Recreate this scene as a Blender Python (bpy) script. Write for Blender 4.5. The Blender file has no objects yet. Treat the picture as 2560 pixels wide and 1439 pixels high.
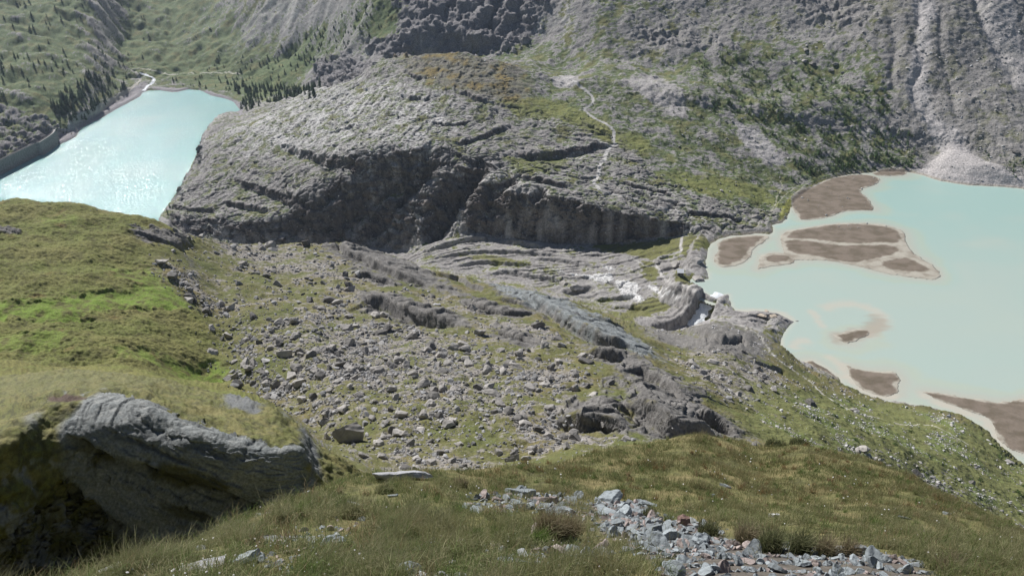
import bpy, math, random, time
import numpy as np
from mathutils import Vector, Matrix
T0 = time.time()
SC = bpy.context.scene
COL = SC.collection
R = math.radians
# ------------------------------------------------------------------ camera, sky, sun
ZC, PITCH, FPX = 330.0, R(27.0), 1994.0
cam_d = bpy.data.cameras.new('camera'); cam = bpy.data.objects.new('camera', cam_d); COL.objects.link(cam)
cam.location = (0, 0, ZC); cam.rotation_euler = (R(90) - PITCH, 0, 0)
cam_d.sensor_width = 36; cam_d.lens = 36 * FPX / 2560; cam_d.clip_start = 0.2; cam_d.clip_end = 12000
SC.camera = cam
SUN_EL, SUN_AZ = 42.0, -34.0            # azimuth measured from +Y, negative = left
w = bpy.data.worlds.new('World'); SC.world = w; w.use_nodes = True
nt = w.node_tree; bg = nt.nodes['Background']
sky = nt.nodes.new('ShaderNodeTexSky'); sky.sky_type = 'NISHITA'; sky.sun_disc = False
sky.sun_elevation = R(SUN_EL); sky.sun_rotation = R(SUN_AZ); sky.altitude = 2000
nt.links.new(sky.outputs[0], bg.inputs[0]); bg.inputs[1].default_value = 0.052
sd = bpy.data.lights.new('sun', 'SUN'); sd.energy = 5.0; sd.angle = R(0.5); sd.color = (1, .978, .945)
sun = bpy.data.objects.new('sun', sd); COL.objects.link(sun)
_s = Vector((math.sin(R(SUN_AZ)) * math.cos(R(SUN_EL)), math.cos(R(SUN_AZ)) * math.cos(R(SUN_EL)), math.sin(R(SUN_EL))))
sun.rotation_euler = _s.to_track_quat('Z', 'Y').to_euler(); sun.location = (0, 0, 900)
SC.view_settings.view_transform = 'Standard'; SC.view_settings.look = 'None'
SC.view_settings.exposure = 0.32; SC.view_settings.gamma = 1
SC.cycles.volume_bounces = 0
SC.cycles.max_bounces = 5
#@SECTION terrain base
CP, SP = math.cos(PITCH), math.sin(PITCH)
rng = np.random.default_rng(7)
def ray(u, v):
    yu = (719.5 - v) / FPX
    return (u - 1280) / FPX, CP + yu * SP, -SP + yu * CP
def PY(u, v, Y):
    a, b, c = ray(u, v); t = Y / b
    return a * t, Y, ZC + c * t
def PZ(u, v, z):
    a, b, c = ray(u, v); t = (z - ZC) / c
    return a * t, b * t, z
def proj(x, y, z):
    dz = z - ZC
    f = y * CP - dz * SP
    return 1280 + FPX * x / f, 719.5 - FPX * (y * SP + dz * CP) / f
QC = 4.0
def line(pts):
    """pts: (u, v, 'y'|'z', val). Returns sorted (q, Y, z)"""
    o = []
    for u, v, k, val in pts:
        x, y, z = PY(u, v, val) if k == 'y' else PZ(u, v, val)
        o.append((x / (y + QC), y, z))
    o.sort(); return np.array(o)
def pchip(xk, yk, x):
    h = np.diff(xk); d = np.diff(yk) / h
    m = np.zeros_like(yk); m[0] = m[-1] = 0
    w1 = 2 * h[1:] + h[:-1]; w2 = h[1:] + 2 * h[:-1]
    ok = d[:-1] * d[1:] > 0
    with np.errstate(all='ignore'):
        mm = (w1 + w2) / (w1 / d[:-1] + w2 / d[1:])
    m[1:-1] = np.where(ok, mm, 0)
    x = np.clip(x, xk[0], xk[-1]); i = np.clip(np.searchsorted(xk, x) - 1, 0, len(h) - 1)
    t = (x - xk[i]) / h[i]
    return (yk[i] * (1 + 2 * t) * (1 - t) ** 2 + m[i] * h[i] * t * (1 - t) ** 2
            + yk[i + 1] * t * t * (3 - 2 * t) + m[i + 1] * h[i] * t * t * (t - 1))
NDENSE = 1240
qs = np.concatenate([np.linspace(-1.2, -.86, 30)[:-1], np.linspace(-.86, .87, NDENSE), np.linspace(.87, 1.2, 30)[1:]])
def ev(L):
    return np.stack([pchip(L[:, 0], L[:, 1], qs), pchip(L[:, 0], L[:, 2], qs)])
Y_, Z_ = 'y', 'z'
crest = [(-500, 1600, 6), (-100, 1530, 6), (100, 1475, 6.4), (330, 1400, 7.2), (500, 1338, 8), (620, 1275, 9.2), (760, 1215, 10.5), (900, 1182, 12), (1080, 1168, 13),
         (1250, 1163, 14.5), (1400, 1143, 16.5), (1520, 1108, 19), (1640, 1086, 21), (1740, 1073, 22), (1850, 1088, 23), (1900, 1102, 23), (1960, 1096, 23), (2060, 1105, 22),
         (2150, 1132, 21), (2350, 1220, 17.5), (2560, 1333, 14), (2700, 1410, 12.5), (2900, 1500, 11)]
cu = np.array([c[0] for c in crest], float); cv = np.array([c[1] for c in crest], float)
def cr(u): return float(np.interp(u, cu, cv))
C1 = [(u, v, Y_, y) for u, v, y in crest]
C0 = [(u, v + (1439 - v) * .5 if v < 1420 else v + 40, Y_, 5.0 + (y - 5.0) * .42) for u, v, y in crest]
RU = [900, 1080, 1250, 1450, 1640, 1850, 2100, 2350, 2560, 2900]
def rl(d, ys): return [(u, cr(u) + d, Y_, y) for u, y in zip(RU, ys)]
C2 = [(u, v + 110, Y_, y + 5) for u, v, y in crest if u < 880] + [(u, v + 100, Y_, y + 8) for u, v, y in crest if u >= 880]
E1 = [(-500, 1560, Y_, 38), (0, 1530, Y_, 40.5), (300, 1480, Y_, 44), (450, 1425, Y_, 45), (600, 1350, Y_, 46.5), (750, 1255, Y_, 48.5), (870, 1225, Y_, 50)] + rl(115, [52, 52, 50, 48, 48, 48, 50, 50, 50, 50])[1:]
Em = [(-500, 1300, Y_, 40), (0, 1250, Y_, 42), (100, 1110, Y_, 46.2), (180, 1085, Y_, 47.6), (280, 1080, Y_, 48.2), (350, 1100, Y_, 48), (480, 1145, Y_, 47.8), (600, 1170, Y_, 48), (700, 1180, Y_, 49), (755, 1185, Y_, 50), (785, 1205, Y_, 50.4), (870, 1220, Y_, 51.5)] + rl(112, [54, 58, 60, 58, 58, 60, 62, 64, 64, 64])[1:]
E2 = [(-500, 1140, Y_, 42), (-200, 1110, Y_, 43), (0, 1085, Y_, 44), (80, 1035, Y_, 48), (130, 1000, Y_, 51), (280, 985, Y_, 52), (350, 995, Y_, 51.8), (480, 1062, Y_, 50), (600, 1103, Y_, 49.4), (700, 1120, Y_, 50),
      (755, 1128, Y_, 51), (785, 1180, Y_, 51), (870, 1205, Y_, 53)] + rl(105, [56, 65, 72, 72, 72, 74, 76, 80, 80, 80])[1:]
E3 = [(-500, 925, Y_, 76), (0, 914, Y_, 75), (120, 908, Y_, 76), (300, 920, Y_, 75), (500, 950, Y_, 72), (600, 968, Y_, 68), (690, 992, Y_, 64), (740, 1035, Y_, 61), (790, 1085, Y_, 59), (830, 1110, Y_, 60),
      (880, 1155, Y_, 62), (915, 1185, Y_, 64)] + rl(100, [0, 95, 98, 98, 98, 100, 110, 120, 120, 120])[1:]
E4 = [(-500, 990, Y_, 150), (0, 980, Y_, 150), (300, 985, Y_, 150), (560, 1035, Y_, 145), (740, 1110, Y_, 125), (850, 1200, Y_, 112)] + rl(70, [115, 126, 128, 130, 135, 145, 165, 180, 180, 180])[1:]
D = [(-500, 930, Y_, 230), (0, 922, Y_, 230), (300, 930, Y_, 232), (560, 975, Y_, 255), (740, 1060, Y_, 215), (850, 1140, Y_, 175)] + rl(18, [160, 158, 158, 165, 178, 205, 245, 278, 268, 268])[1:]
D2 = [(-500, 740, Y_, 290), (0, 725, Y_, 295), (300, 745, Y_, 308), (480, 765, Y_, 325), (570, 775, Y_, 342), (900, 850, Y_, 300), (1250, 905, Y_, 266), (1450, 930, Y_, 255), (1600, 950, Y_, 252),
      (1850, 1000, Y_, 270), (2100, 1060, Y_, 300), (2350, 1150, Y_, 322), (2560, 1272, Y_, 308), (2900, 1400, Y_, 300)]
F = [(-500, 520, Y_, 420), (-100, 500, Y_, 425), (30, 488, Y_, 430), (150, 492, Y_, 430), (300, 521, Y_, 430), (410, 550, Y_, 440), (480, 580, Y_, 465), (560, 594, Y_, 500), (700, 602, Y_, 550), (820, 602, Y_, 560),
     (940, 622, Y_, 555), (1020, 645, Y_, 545), (1060, 665, Y_, 530), (1150, 688, Y_, 510), (1300, 715, Y_, 470), (1400, 740, Y_, 445), (1500, 780, Y_, 410), (1600, 845, Y_, 365), (1680, 880, Y_, 360),
     (1850, 885, Y_, 400), (1950, 930, Y_, 400), (2100, 995, Y_, 400), (2350, 1062, Y_, 400), (2560, 1192, Y_, 352), (2900, 1330, Y_, 340)]
F2 = [(-500, 610, Z_, -66), (0, 570, Z_, -66), (300, 590, Z_, -66), (420, 640, Z_, -66), (600, 670, Z_, -66), (800, 662, Z_, -66), (960, 668, Z_, -64), (1020, 664, Z_, -56), (1060, 668, Z_, -48), (1150, 690, Z_, -43), (1300, 716, Z_, -36),
      (1400, 740, Z_, -32), (1500, 778, Z_, -28), (1600, 812, Z_, -22), (1680, 830, Z_, -18), (1740, 815, Z_, -4), (1790, 800, Z_, 3), (1870, 815, Z_, 4), (1950, 848, Z_, .5), (2000, 905, Z_, .5), (2090, 955, Z_, .5),
      (2200, 1003, Z_, .5), (2350, 1024, Z_, .5), (2470, 1070, Z_, .5), (2560, 1161, Z_, .5), (2900, 1300, Z_, .5)]
G = [(-500, 530, Z_, -66), (0, 480, Z_, -66), (300, 505, Z_, -66), (410, 553, Z_, -66), (480, 592, Z_, -66), (600, 612, Z_, -66), (850, 618, Z_, -66), (1000, 628, Z_, -62), (1050, 622, Z_, -52), (1110, 606, Z_, -42), (1200, 597, Z_, -37),
     (1300, 604, Z_, -32), (1400, 612, Z_, -27), (1550, 608, Z_, -18), (1690, 592, Z_, -6), (1750, 588, Z_, 0), (1800, 640, Z_, -1), (1900, 700, Z_, -2), (2100, 760, Z_, -2), (2300, 800, Z_, -2), (2560, 860, Z_, -2), (2900, 900, Z_, -2)]
H = [(-500, 520, Z_, -66), (0, 465, Z_, -66), (300, 470, Z_, -66), (398, 540, Z_, -66), (425, 530, Z_, -56), (480, 532, Z_, -44), (560, 540, Z_, -40), (640, 548, Z_, -38), (700, 535, Z_, -34), (760, 505, Z_, -16), (870, 455, Z_, 6),
     (960, 440, Z_, 14), (1100, 440, Z_, 19), (1200, 450, Z_, 24), (1320, 480, Z_, 24), (1430, 500, Z_, 22), (1560, 530, Z_, 17), (1680, 548, Z_, 11), (1760, 558, Z_, 8), (1850, 575, Z_, 2), (1920, 585, Z_, -1), (2000, 580, Z_, -2),
     (2300, 580, Z_, -2), (2560, 620, Z_, -2), (2900, 650, Z_, -2)]
H2 = [(-500, 510, Z_, -66), (0, 455, Z_, -66), (300, 440, Z_, -66), (425, 470, Z_, -66), (448, 465, Z_, -50), (500, 450, Z_, -32), (600, 430, Z_, -18), (700, 420, Z_, -4), (800, 400, Z_, 14), (900, 375, Z_, 36), (1000, 365, Z_, 45), (1150, 365, Z_, 47),
      (1300, 395, Z_, 40), (1500, 435, Z_, 28), (1700, 470, Z_, 18), (1850, 505, Z_, 9), (1960, 515, Z_, 0), (2050, 520, Z_, -1), (2300, 510, Z_, -2), (2560, 560, Z_, -2), (2900, 600, Z_, -2)]
I = [(-500, 505, Z_, -66), (0, 445, Z_, -66), (300, 395, Z_, -66), (440, 385, Z_, -66), (486, 375, Z_, -62), (500, 366, Z_, -36), (545, 335, Z_, -22), (620, 312, Z_, -4), (700, 300, Z_, 14), (800, 285, Z_, 36), (1000, 278, Z_, 60), (1150, 280, Z_, 62),
     (1300, 300, Z_, 52), (1540, 345, Z_, 41), (1700, 385, Z_, 29), (1850, 425, Z_, 14), (1980, 468, Z_, 1), (2060, 448, Z_, 1), (2200, 430, Z_, 1), (2300, 428, Z_, 2), (2420, 450, Z_, 2), (2560, 472, Z_, 1), (2900, 520, Z_, 1)]
J = [(-500, 600, Z_, -62), (-200, 505, Z_, -62), (0, 430, Z_, -62), (130, 352, Z_, -62), (200, 325, Z_, -62), (350, 232, Z_, -62), (450, 226, Z_, -62), (560, 250, Z_, -61), (592, 272, Z_, -60), (625, 262, Z_, -40), (680, 256, Z_, -8), (740, 246, Z_, 14), (800, 225, Z_, 40),
     (880, 195, Z_, 66), (960, 150, Z_, 88), (1030, 136, Z_, 98), (1150, 131, Z_, 105), (1250, 152, Z_, 98), (1320, 185, Z_, 84), (1400, 215, Z_, 72), (1500, 235, Z_, 70), (1700, 262, Z_, 60), (1900, 300, Z_, 46), (2100, 335, Z_, 30), (2370, 380, Z_, 18), (2560, 400, Z_, 24), (2900, 440, Z_, 24)]
J2 = [(-500, 570, Z_, -46), (-200, 470, Z_, -46), (0, 388, Z_, -46), (130, 335, Z_, -46), (200, 298, Z_, -47), (300, 240, Z_, -49), (358, 198, Z_, -52), (450, 214, Z_, -59), (560, 236, Z_, -58), (610, 240, Z_, -54), (680, 242, Z_, -40), (740, 250, Z_, -20), (800, 240, Z_, 10),
      (880, 212, Z_, 45), (960, 158, Z_, 82), (1030, 142, Z_, 92), (1150, 137, Z_, 100), (1250, 158, Z_, 92), (1320, 172, Z_, 84), (1400, 195, Z_, 78), (1500, 205, Z_, 78), (1700, 230, Z_, 72), (1900, 265, Z_, 60), (2100, 290, Z_, 48), (2370, 320, Z_, 44), (2560, 345, Z_, 42), (2900, 390, Z_, 40)]
K = [(-500, 340, Z_, -10), (0, 250, Z_, -8), (200, 215, Z_, -15), (340, 178, Z_, -50), (450, 180, Z_, -52), (600, 192, Z_, -46), (700, 215, Z_, -38), (800, 205, Z_, -8), (880, 195, Z_, 28), (960, 162, Y_, 1335), (1030, 150, Y_, 1325), (1150, 143, Y_, 1315), (1250, 155, Y_, 1300), (1320, 155, Y_, 1290),
     (1400, 170, Y_, 1260), (1500, 150, Y_, 1235), (1700, 180, Y_, 1190), (2000, 205, Y_, 1145), (2370, 220, Y_, 1090), (2560, 260, Y_, 1045), (2900, 300, Y_, 1040)]
L = [(-500, 160, Z_, 30), (0, 115, Z_, 34), (200, 100, Z_, 26), (340, 95, Z_, -20), (430, 105, Z_, -28), (520, 118, Z_, -20), (620, 130, Z_, -14), (720, 140, Z_, 0), (820, 150, Z_, 22), (900, 130, Z_, 62), (980, 125, Y_, 1372), (1150, 126, Y_, 1362), (1230, 120, Y_, 1358), (1320, 100, Y_, 1352),
     (1500, 80, Y_, 1300), (1700, 90, Y_, 1270), (2000, 95, Y_, 1240), (2370, 90, Y_, 1165), (2560, 110, Y_, 1150), (2900, 130, Y_, 1150)]
M = [(-500, -60, Z_, 120), (0, -80, Z_, 135), (200, -80, Z_, 135), (400, -80, Z_, 95), (480, -80, Z_, 105), (620, -80, Z_, 135), (800, -80, Z_, 165), (950, -80, Y_, 1560), (1150, -80, Y_, 1530), (1320, -80, Y_, 1470), (1500, -80, Y_, 1425), (1700, -80, Y_, 1415), (2000, -80, Y_, 1395),
     (2370, -80, Y_, 1285), (2560, -80, Y_, 1285), (2900, -80, Y_, 1285)]
names = ['A', 'B', 'C0', 'C1', 'C2', 'E1', 'Em', 'E2', 'E3', 'E4', 'D', 'D2', 'F', 'Fh', 'F2', 'G', 'H', 'H2', 'I', 'J', 'J2', 'K', 'L', 'M', 'N']
E = {}
E['A'] = np.stack([qs * 0 - 2.6, qs * 0 + ZC - .2]); E['B'] = np.stack([qs * 0 + 3.2, qs * 0 + ZC - 3.95])
for n, l in (('C0', C0), ('C1', C1), ('C2', C2), ('E1', E1), ('Em', Em), ('E2', E2), ('E3', E3), ('E4', E4), ('D', D), ('D2', D2), ('F', F), ('F2', F2), ('G', G), ('H', H), ('H2', H2), ('I', I), ('J', J), ('J2', J2), ('K', K), ('L', L), ('M', M)):
    E[n] = ev(line(l))
sag = np.interp(qs, [-.7, .02, .16, .22], [30, 30, 5, 0])
E['Fh'] = E['F'] * .72 + E['F2'] * .28; E['Fh'][1] -= sag
E['N'] = E['M'] + np.array([[700.], [420.]])
nr = dict(A=6, B=40, C0=150, C1=10, C2=14, E1=80, Em=54, E2=50, E3=12, E4=10, D=190, D2=230, F=14, Fh=14, F2=160, G=120, H=100, H2=110, I=95, J=24, J2=50, K=44, L=80, M=24)
# strictly increasing Y
for a, b in zip(names[:-1], names[1:]):
    gap = 2.0 if names.index(b) > 10 else .5
    E[b][0] = np.maximum(E[b][0], E[a][0] + gap)
YY, ZZ, row0, r = [], [], {}, 0
for a, b in zip(names[:-1], names[1:]):
    row0[a] = r
    t = (np.arange(nr[a]) / nr[a])[:, None]
    YY.append(E[a][0] * (1 - t) + E[b][0] * t); ZZ.append(E[a][1] * (1 - t) + E[b][1] * t); r += nr[a]
YY.append(E['N'][0][None]); ZZ.append(E['N'][1][None]); row0['N'] = r; r += 1; NR = r
YY = np.concatenate(YY); ZZ = np.concatenate(ZZ); NCc = len(qs)
def blur(A, s, ax):
    k = int(3 * s + 1); g = np.exp(-.5 * (np.arange(-k, k + 1) / s) ** 2); g /= g.sum()
    P = np.pad(A, [(k, k) if i == ax else (0, 0) for i in range(2)], mode='edge'); o = np.zeros_like(A); n = A.shape[ax]
    for i, wgt in enumerate(g):
        o += wgt * (P[i:i + n] if ax == 0 else P[:, i:i + n])
    return o
def wblur(A, s, lo, hi):
    """blur rows lo..hi only, feathered"""
    B = blur(A, s, 0); wv = np.clip(np.minimum(np.arange(NR) - lo, hi - np.arange(NR)) / 8., 0, 1)[:, None]
    return A * (1 - wv) + B * wv
ZZ = wblur(ZZ, 9, row0['B'], NR); YY = wblur(YY, 9, row0['B'], NR)
YY = blur(YY, 3, 1); ZZ = blur(ZZ, 3, 1)
XX = qs[None] * (YY + QC)
def rows(a, b): return slice(row0[a], row0[b])
print('base', time.time() - T0, NR, NCc)
#@SECTION noise
def _h(ix, iy, iz, seed):
    h = (ix * 374761393 + iy * 668265263 + iz * 1274126177 + seed * 974634777) & 0xFFFFFFFF
    h = ((h ^ (h >> 13)) * 1274126177) & 0xFFFFFFFF
    return (h ^ (h >> 16))
_G = np.array([(1, 1, 0), (-1, 1, 0), (1, -1, 0), (-1, -1, 0), (1, 0, 1), (-1, 0, 1), (1, 0, -1), (-1, 0, -1), (0, 1, 1), (0, -1, 1), (0, 1, -1), (0, -1, -1), (1, 1, 0), (-1, 1, 0), (0, -1, 1), (0, -1, -1)], np.float32)
def n3(x, y, z=None, seed=0):
    """gradient noise about -1..1"""
    x = np.asarray(x, np.float64); shp = x.shape
    x = x.ravel(); y = np.asarray(y, np.float64).ravel()
    three = z is not None
    xi = np.floor(x).astype(np.int64); yi = np.floor(y).astype(np.int64)
    fx = (x - xi).astype(np.float32); fy = (y - yi).astype(np.float32)
    ux = fx * fx * fx * (fx * (fx * 6 - 15) + 10); uy = fy * fy * fy * (fy * (fy * 6 - 15) + 10)
    if three:
        z = np.asarray(z, np.float64).ravel(); zi = np.floor(z).astype(np.int64); fz = (z - zi).astype(np.float32)
        uz = fz * fz * fz * (fz * (fz * 6 - 15) + 10); dzs = (0, 1)
    else:
        zi = 0; dzs = (0,)
    out = 0
    for dx in (0, 1):
        wx = ux if dx else 1 - ux
        for dy in (0, 1):
            wy = uy if dy else 1 - uy
            for dz in dzs:
                g = _h(xi + dx, yi + dy, zi + dz, seed) & 15 if three else _h(xi + dx, yi + dy, 0, seed)
                if three:
                    G = _G[g]; v = G[:, 0] * (fx - dx) + G[:, 1] * (fy - dy) + G[:, 2] * (fz - dz)
                    out = out + wx * wy * (uz if dz else 1 - uz) * v
                else:
                    an = (g & 1023).astype(np.float32) * (2 * math.pi / 1024)
                    out = out + wx * wy * (np.cos(an) * (fx - dx) + np.sin(an) * (fy - dy))
    return (out * (1.0 if three else 1.4)).reshape(shp)
def fbm(x, y, z=None, oct=4, seed=0, gain=.5, lac=2.03):
    a, s, o = 1., 0., 0.
    for i in range(oct):
        f = lac ** i
        o = o + a * n3(x * f, y * f, None if z is None else z * f, seed + i * 17); s += a; a *= gain
    return o / s
def ridg(x, y, z=None, oct=4, seed=0, gain=.55, lac=2.07):
    a, s, o = 1., 0., 0.
    for i in range(oct):
        f = lac ** i
        o = o + a * (1 - 2 * np.abs(n3(x * f, y * f, None if z is None else z * f, seed + i * 17))); s += a; a *= gain
    return o / s
def sst(a, b, x):
    t = np.clip((x - a) / (b - a), 0, 1); return t * t * (3 - 2 * t)
def sdf(px, py, poly):
    """signed distance to polygon (inside negative)"""
    shp = px.shape; px = px.ravel(); py = py.ravel(); d2 = np.full(px.shape, 1e18); ins = np.zeros(px.shape, bool)
    n = len(poly)
    for i in range(n):
        ax, ay = poly[i]; bx, by = poly[(i + 1) % n]
        ex, ey = bx - ax, by - ay; wx = px - ax; wy = py - ay
        t = np.clip((wx * ex + wy * ey) / (ex * ex + ey * ey + 1e-12), 0, 1)
        dx = wx - ex * t; dy = wy - ey * t
        d2 = np.minimum(d2, dx * dx + dy * dy)
        c = ((ay > py) != (by > py)) & (px < (bx - ax) * (py - ay) / ((by - ay) + 1e-18) + ax); ins ^= c
    d = np.sqrt(d2); return np.where(ins, -d, d).reshape(shp)
def pdist(px, py, pl):
    """distance to polyline and parameter along it"""
    shp = px.shape; px = px.ravel(); py = py.ravel(); d2 = np.full(px.shape, 1e18); tt = np.zeros(px.shape); sg = np.zeros(px.shape)
    L_ = [0.]
    for (ax, ay), (bx, by) in zip(pl[:-1], pl[1:]): L_.append(L_[-1] + math.hypot(bx - ax, by - ay))
    for i, ((ax, ay), (bx, by)) in enumerate(zip(pl[:-1], pl[1:])):
        ex, ey = bx - ax, by - ay; wx = px - ax; wy = py - ay
        t = np.clip((wx * ex + wy * ey) / (ex * ex + ey * ey + 1e-12), 0, 1)
        dx = wx - ex * t; dy = wy - ey * t; q = dx * dx + dy * dy
        m = q < d2; d2[m] = q[m]; tt[m] = (L_[i] + t[m] * (L_[i + 1] - L_[i])) / L_[-1]; sg[m] = np.sign(ex * wy[m] - ey * wx[m])
    return np.sqrt(d2).reshape(shp), tt.reshape(shp), sg.reshape(shp)
def spline(pts, n=8):
    """Catmull-Rom through points"""
    P = [pts[0]] + list(pts) + [pts[-1]]; o = []
    for i in range(1, len(P) - 2):
        p0, p1, p2, p3 = [np.array(P[k], float) for k in (i - 1, i, i + 1, i + 2)]
        for j in range(n):
            t = j / n
            o.append(tuple(.5 * ((2 * p1) + (-p0 + p2) * t + (2 * p0 - 5 * p1 + 4 * p2 - p3) * t * t + (-p0 + 3 * p1 - 3 * p2 + p3) * t ** 3)))
    o.append(tuple(pts[-1])); return o
#@SECTION locating places on the ground
BU, BV = proj(XX, YY, ZZ)
def on(u, v, a='F2', b='N'):
    """point of the ground, in the band of rows a..b, seen at survey direction (u,v)"""
    s = slice(row0[a], row0[b]); U = BU[s]; V = BV[s]
    d = (U - u) ** 2 + (V - v) ** 2; i = np.unravel_index(np.argmin(d), d.shape)
    return XX[s][i], YY[s][i], ZZ[s][i]
def xy(pts, a='F2', b='N', close=False):
    p = spline(pts + [pts[0]], 3)[:-1] if close == 2 else pts
    return [on(u, v, a, b)[:2] for u, v in p]
def wz(pts, z, n=5):
    return [PZ(u, v, z)[:2] for u, v in (spline(list(pts) + [pts[0]], n)[:-1] if n else pts)]
ZR, ZL = 0.0, -62.0
r3 = lambda *p: [(1700 + x / 2.321, y / 2.321) for x, y in p]
r6 = lambda *p: [(1600 + x / 2.055, 480 + y / 2.055) for x, y in p]
shoreR = [(3100, 560), (2700, 500), (2600, 478), (2540, 470), (2490, 466), (2420, 463), (2350, 452), (2300, 436), (2270, 430), (2190, 430), (2120, 436), (2060, 452), (2022, 474), (1990, 500), (1975, 522), (1968, 545), (1955, 556), (1931, 563), (1932, 580), (1925, 586), (1895, 583), (1862, 587), (1825, 590),
          (1800, 596), (1781, 606), (1771, 619), (1767, 640), (1763, 665), (1771, 685), (1770, 696), (1750, 701), (1727, 695), (1722, 706), (1745, 718), (1756, 727), (1772, 738), (1790, 746), (1808, 738), (1821, 735), (1823, 748), (1829, 765),
          (1837, 777), (1869, 780), (1885, 776), (1912, 779), (1946, 784), (1970, 796), (1984, 804), (1972, 815), (1960, 830), (1951, 850), (1953, 872), (1962, 895), (1989, 911), (2010, 904), (2030, 902), (2062, 920), (2090, 940), (2101, 950), (2099, 964), (2135, 986), (2184, 998),
          (2208, 1005), (2267, 1010), (2330, 1022), (2398, 1042), (2440, 1058), (2478, 1090), (2505, 1125), (2545, 1152), (2620, 1210), (2900, 1400), (3400, 1500)]
LR = wz(shoreR, ZR, 0)
shoreL = [(-900, 640), (-400, 580), (-200, 512), (0, 436), (60, 405), (100, 385), (133, 366), (145, 362), (165, 355), (190, 342), (200, 325), (202, 320), (250, 297), (300, 268), (335, 250), (350, 241), (356, 232), (372, 227), (400, 226), (430, 231), (445, 230), (470, 224), (500, 226), (530, 240), (560, 246), (583, 254), (600, 275),
          (575, 300), (535, 320), (505, 360), (485, 400), (465, 445), (425, 505), (398, 545), (385, 600), (380, 680), (0, 720), (-900, 900)]
LL = wz(shoreL, ZL, 0)
dR = sdf(XX[rows('E4', 'K')], YY[rows('E4', 'K')], LR); dL = sdf(XX[rows('E4', 'L')], YY[rows('E4', 'L')], LL)
DR = np.full(XX.shape, 1e3); DR[rows('E4', 'K')] = dR; DL = np.full(XX.shape, 1e3); DL[rows('E4', 'L')] = dL
wob = n3(XX / 9, YY / 9, seed=3) * 1.2 + n3(XX / 3.1, YY / 3.1, seed=4) * .6
DR = DR + wob * np.where(DR > 500, 0, .8); DL = DL + wob * np.where(DL > 500, 0, 1)
def shore(Z, D, zw, steep=.35, far=14.):
    zin = zw - .25 - np.minimum(-np.minimum(D, 0) * .12, 4)
    mn = zw + .15 + np.minimum(np.maximum(D, 0) * steep, 3.0) - np.maximum(D - far, 0) * 1.6
    wgt = sst(0, far, D)
    zo = np.maximum(Z, mn) * wgt + mn * (1 - wgt)
    return np.where(D < 0, zin, np.where(D < 60, zo, Z))
#@SECTION mesh out
def grid_mesh(name, X, Y, Z, keep=None):
    nr_, nc_ = X.shape
    co = np.stack([X, Y, Z], -1).reshape(-1, 3).astype(np.float32)
    idx = np.arange(nr_ * nc_, dtype=np.int32).reshape(nr_, nc_)
    f = np.stack([idx[:-1, :-1], idx[:-1, 1:], idx[1:, 1:], idx[1:, :-1]], -1).reshape(-1, 4)
    if keep is not None:
        f = f[keep.reshape(-1)]
    used = np.unique(f); mp = np.full(nr_ * nc_, -1, np.int32); mp[used] = np.arange(len(used)); f = mp[f]; co = co[used]
    me = bpy.data.meshes.new(name); me.vertices.add(len(co)); me.vertices.foreach_set('co', co.ravel())
    me.loops.add(len(f) * 4); me.loops.foreach_set('vertex_index', f.ravel().astype(np.int32))
    me.polygons.add(len(f)); me.polygons.foreach_set('loop_start', np.arange(0, len(f) * 4, 4, dtype=np.int32))
    me.polygons.foreach_set('use_smooth', np.ones(len(f), bool)); me.update(); me.validate()
    o = bpy.data.objects.new(name, me); COL.objects.link(o); return o, used
def set_attr(o, name, arr, used=None):
    a = arr.reshape(-1, 3) if arr.shape[-1] == 3 else arr.reshape(-1)
    if used is not None: a = a[used]
    if a.ndim == 2:
        c = np.concatenate([a, np.ones((len(a), 1))], 1).astype(np.float32)
        at = o.data.attributes.new(name, 'FLOAT_COLOR', 'POINT'); at.data.foreach_set('color', c.ravel())
    else:
        at = o.data.attributes.new(name, 'FLOAT', 'POINT'); at.data.foreach_set('value', a.astype(np.float32))
#@SECTION relief
def rw(a, b, fe=8):
    """weight of the band of rows a..b, feathered"""
    k = np.arange(NR); return np.clip(np.minimum(k - row0[a], row0[b] - k) / float(fe) + .5, 0, 1)[:, None]
def normals(X, Y, Z):
    a = np.stack(np.gradient(np.stack([X, Y, Z], -1), axis=0), -1)[..., 0] if False else None
    du = [np.gradient(A, axis=1) for A in (X, Y, Z)]; dv = [np.gradient(A, axis=0) for A in (X, Y, Z)]
    nx = du[1] * dv[2] - du[2] * dv[1]; ny = du[2] * dv[0] - du[0] * dv[2]; nz = du[0] * dv[1] - du[1] * dv[0]
    l = np.sqrt(nx * nx + ny * ny + nz * nz) + 1e-12
    return nx / l, ny / l, nz / l
def poly_mask(px, band, fe, nz_=None, close=2, pl=0, lim=None):
    """soft mask inside a ground polygon given by survey directions; fe feather in metres, nz_ = (noise array) to roughen the edge"""
    a, b = band; sl = rows(a, b); X, Y = XX[sl], YY[sl]
    if pl:          # on a steep face the outline is measured in the upright plane
        Y = ZZ[sl]; q = spline(px + [px[0]], 3)[:-1] if close == 2 else px; P = [(lambda w_: (w_[0], w_[2] + (pl - 2 if v < 1145 else 0)))(on(u, v, a, b)) for u, v in q]
    else: P = xy(px, a, 'F' if b == 'F2' and max(v for u, v in px) < 1250 and min(u for u, v in px) < 1500 else b, close)
    xs = [p[0] for p in P]; ys = [p[1] for p in P]; mg = fe * 2 + 5
    o = np.zeros(XX.shape)
    box = (X > min(xs) - mg) & (X < max(xs) + mg) & (Y > min(ys) - mg) & (Y < max(ys) + mg)
    if not box.any(): return o
    d = sdf(X[box], Y[box], P)
    if nz_ is not None: d = d + nz_[sl][box] * fe
    t = np.zeros(X.shape); t[box] = sst(fe * .5, -fe * .5, d); o[sl] = t
    return o
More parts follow.
